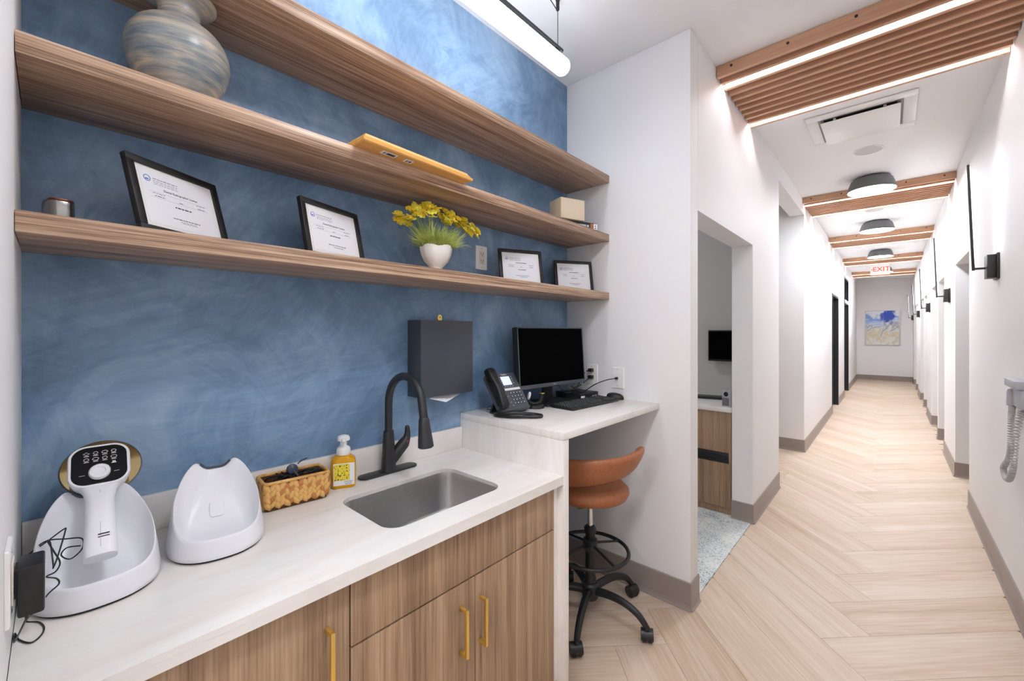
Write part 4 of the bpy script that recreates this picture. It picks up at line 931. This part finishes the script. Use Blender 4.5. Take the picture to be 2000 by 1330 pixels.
part('line_cable', MB().tube(smooth_path([(-.07, -.06, .04), (-.1, -.085, .03), (-.13, -.07, .012), (-.14, -.03, .004), (-.12, .02, .003)], 6), .002, 6), M['black'], t, smooth=True)
# headset dock behind the phone
t = thing('headset_dock', 'black headset charging dock with a white ear cushion behind the phone', 'headset', (-1.37, 1.688, ZD), math.radians(-40))
part('dock', MB().loft([[(x*.05, y*.05, 0) for x, y in [(math.cos(a), math.sin(a)) for a in [2*PI*k/24 for k in range(24)]]], [(math.cos(a)*.048, math.sin(a)*.048, .012) for a in [2*PI*k/24 for k in range(24)]], [(math.cos(a)*.03, math.sin(a)*.04, .022) for a in [2*PI*k/24 for k in range(24)]]]), M['black'], t, smooth=True, ang=50)
part('cup', MB().tube(smooth_path([(0, -.035, .05), (0, -.03, .028), (0, 0, .018), (0, .028, .03), (0, .036, .06), (0, .038, .075)], 4), [.011]*12+[.012]*5+[.0125, .013, .0135, .014], 14), M['black'], t, smooth=True)
part('ear_cushion', MB().lathe([(.001, -.006), (.018, -.006), (.022, 0), (.018, .006), (.001, .006)], 20).xf(Matrix.Translation((.004, -.032, .062)) @ Matrix.Rotation(1.3, 4, 'X')), M['wplate'], t, smooth=True, label='white ear cushion')
part('contact_ring', MB().tube([(.0135*math.cos(a), .038+.0135*math.sin(a), .074) for a in [2*PI*k/18 for k in range(18)]], .0016, 6, True), M['gold'], t, smooth=True)
# cables on the desk
t = thing('monitor_cables', 'black plugs and cables running from the niche wall outlet to the desk', 'cables', (-1.364, YN, ZD))
for dz in (.158, .116):
    part('plug', MB().box(-.013, .016, -.034, -.0092, dz-.009, dz+.011), M['black'], t, bevel=.003)
part('cord', MB().tube(smooth_path([(0, -.034, .158), (-.01, -.06, .15), (-.03, -.08, .1), (-.02, -.13, .075), (.01, -.2, .06), (-.01, -.28, .06)], 6), .003, 6), M['black'], t, smooth=True)
part('cord', MB().tube(smooth_path([(0, -.034, .116), (.0, -.055, .105), (-.03, -.09, .07), (-.03, -.18, .055), (.01, -.26, .05), (.02, -.33, .06), (.0, -.36, .1)], 6), .003, 6), M['black'], t, smooth=True)
part('cord_tag', MB().box(-.02, -.005, -.064, -.062, .13, .155), M['paper'], t); part('cord_tag', MB().box(-.03, -.01, -.09, -.088, .075, .1), M['paper'], t)
t = thing('network_cable', 'black network cable curving from the blank wall plate to the desk', 'cable', (-1.19, YN, ZD))
part('connector', MB().box(-.006, .006, -.03, -.0065, .115, .128), M['black'], t, bevel=.002)
part('cord', MB().tube(smooth_path([(0, -.03, .121), (-.04, -.06, .112), (-.1, -.085, .085), (-.15, -.11, .048), (-.16, -.16, .0385+.003), (-.18, -.22, .08)], 6), .0027, 6), M['black'], t, smooth=True)

# ------------------------------------------------------------------ stool
SX, SY = -1.147, 1.865
t = thing('drafting_stool', 'tan leather drafting stool with black wheeled base under the desk', 'stool', (SX, SY, 0), math.radians(-40))
# local +x points to the backrest centre
n = 56
def sring(k, z, dz=0):
    out = []
    for i in range(n):
        a = 2*PI*i/n; c, s = math.cos(a), math.sin(a); rx = .185*k*(1-.05*c); ry = .198*k
        out.append((rx*c, ry*s, z+dz*(c*c*.0+s*s*.0)))
    return out
part('seat', MB().loft([sring(.3, .602), sring(.75, .604), sring(.93, .616), sring(1.0, .642), sring(.985, .662), sring(.9, .68), sring(.7, .689), sring(.3, .684)]), M['leather'], t, smooth=True, ang=80)
rings = []; NB = 44
for i in range(NB+1):
    u = -1+2*i/NB; a = u*math.radians(80); c, s = math.cos(a), math.sin(a)
    e = 1-abs(u)**9; R = .200-.008*(1-e)
    zlo = .732+.016*e+.05*u; zhi = .835+.044*e+.02*u; th_ = .012+.014*e; lean = .05
    ring = []
    for k in range(12):
        b = 2*PI*k/12; cz, cx = math.sin(b), math.cos(b); zz = (zlo+zhi)/2+(zhi-zlo)/2*math.copysign(abs(cz)**.7, cz); off = th_*math.copysign(abs(cx)**.8, cx)+lean*((zz-zlo)/(zhi-zlo+1e-6))
        ring.append(((R+off)*c, (R*1.04+off)*s, zz))
    rings.append(ring)
part('backrest', MB().loft(rings), M['leather'], t, smooth=True, ang=70)
part('seat_plate', MB().box(-.09, .09, -.09, .09, .588, .6035), M['black'], t, bevel=.003)
part('gas_piston', MB().cyl((0, 0, .44), (0, 0, .588), .0135, 20), M['chrome'], t, smooth=True)
part('column', MB().lathe([(.026, .1), (.03, .105), (.03, .2), (.0245, .21), (.0245, .42), (.03, .43), (.031, .452), (.022, .462), (.014, .463)], 24), M['black'], t, smooth=True)
part('hub', MB().lathe([(.028, .085), (.04, .095), (.044, .12), (.044, .165), (.036, .175), (.031, .176)], 24), M['matteblack'], t, smooth=True)
part('lever', MB().tube([(-.02, -.03, .596), (-.06, -.11, .57), (-.085, -.15, .54), (-.1, -.175, .51)], [.004, .004, .009, .011], 8), M['black'], t, smooth=True)
FZ = .338
part('foot_ring', MB().tube([(.192*math.cos(a), .192*math.sin(a), FZ) for a in [2*PI*k/56 for k in range(56)]], .0095, 10, True), M['black'], t, smooth=True)
for k in range(4):
    a = .35+k*PI/2; part('foot_ring_spoke', MB().tube([(.03*math.cos(a), .03*math.sin(a), FZ+.03), (.188*math.cos(a), .188*math.sin(a), FZ)], .0065, 8), M['black'], t, smooth=True)
part('ring_collar', MB().lathe([(.027, FZ+.005), (.036, FZ+.01), (.036, FZ+.055), (.027, FZ+.06)], 20), M['matteblack'], t, smooth=True)
part('clamp_knob', MB().cyl((.03, -.015, FZ+.03), (.062, -.03, FZ+.03), .013, 12), M['black'], t, smooth=True)
# legs: aim for the casters seen in the photo (world azimuths), local rotation removed
A0 = math.degrees(math.atan2(1.871-SY, -.84-SX))
for k in range(5):
    a = math.radians(A0+72*k+40+1); c, s = math.cos(a), math.sin(a); P = lambda r, z: (r*c, r*s, z)
    path = smooth_path([P(.03, .135), P(.1, .145), P(.18, .142), P(.25, .118), P(.288, .085), P(.298, .07)], 4); m_ = len(path)
    part('leg', MB().tube(path, [.021-.008*i/(m_-1) for i in range(m_)], 10), M['black'], t, smooth=True)
    cs = part('caster', MB().lathe([(.004, .058), (.012, .062), (.012, .076)], 12, P(.302, 0)), M['matteblack'], t, smooth=True)
    b = a+1.1*(1 if k % 2 else -1)+.4*k; tx = Vector((-math.sin(b), math.cos(b), 0)); o = Vector(P(.302, .0285))+Vector((math.cos(b), math.sin(b), 0))*-.008
    for sgn in (-1, 1):
        part('wheel', MB().tube([o+tx*sgn*.005, o+tx*sgn*.008, o+tx*sgn*.021, o+tx*sgn*.025], [.024, .028, .028, .022], 22), M['black'], cs, smooth=True, ang=45)
    part('caster_hood', MB().tube([o+tx*-.0275+Vector((0, 0, .006)), o+tx*.0275+Vector((0, 0, .006))], .0275, 18).xf(Matrix.Identity(4)), M['matteblack'], cs, smooth=True, ang=45)
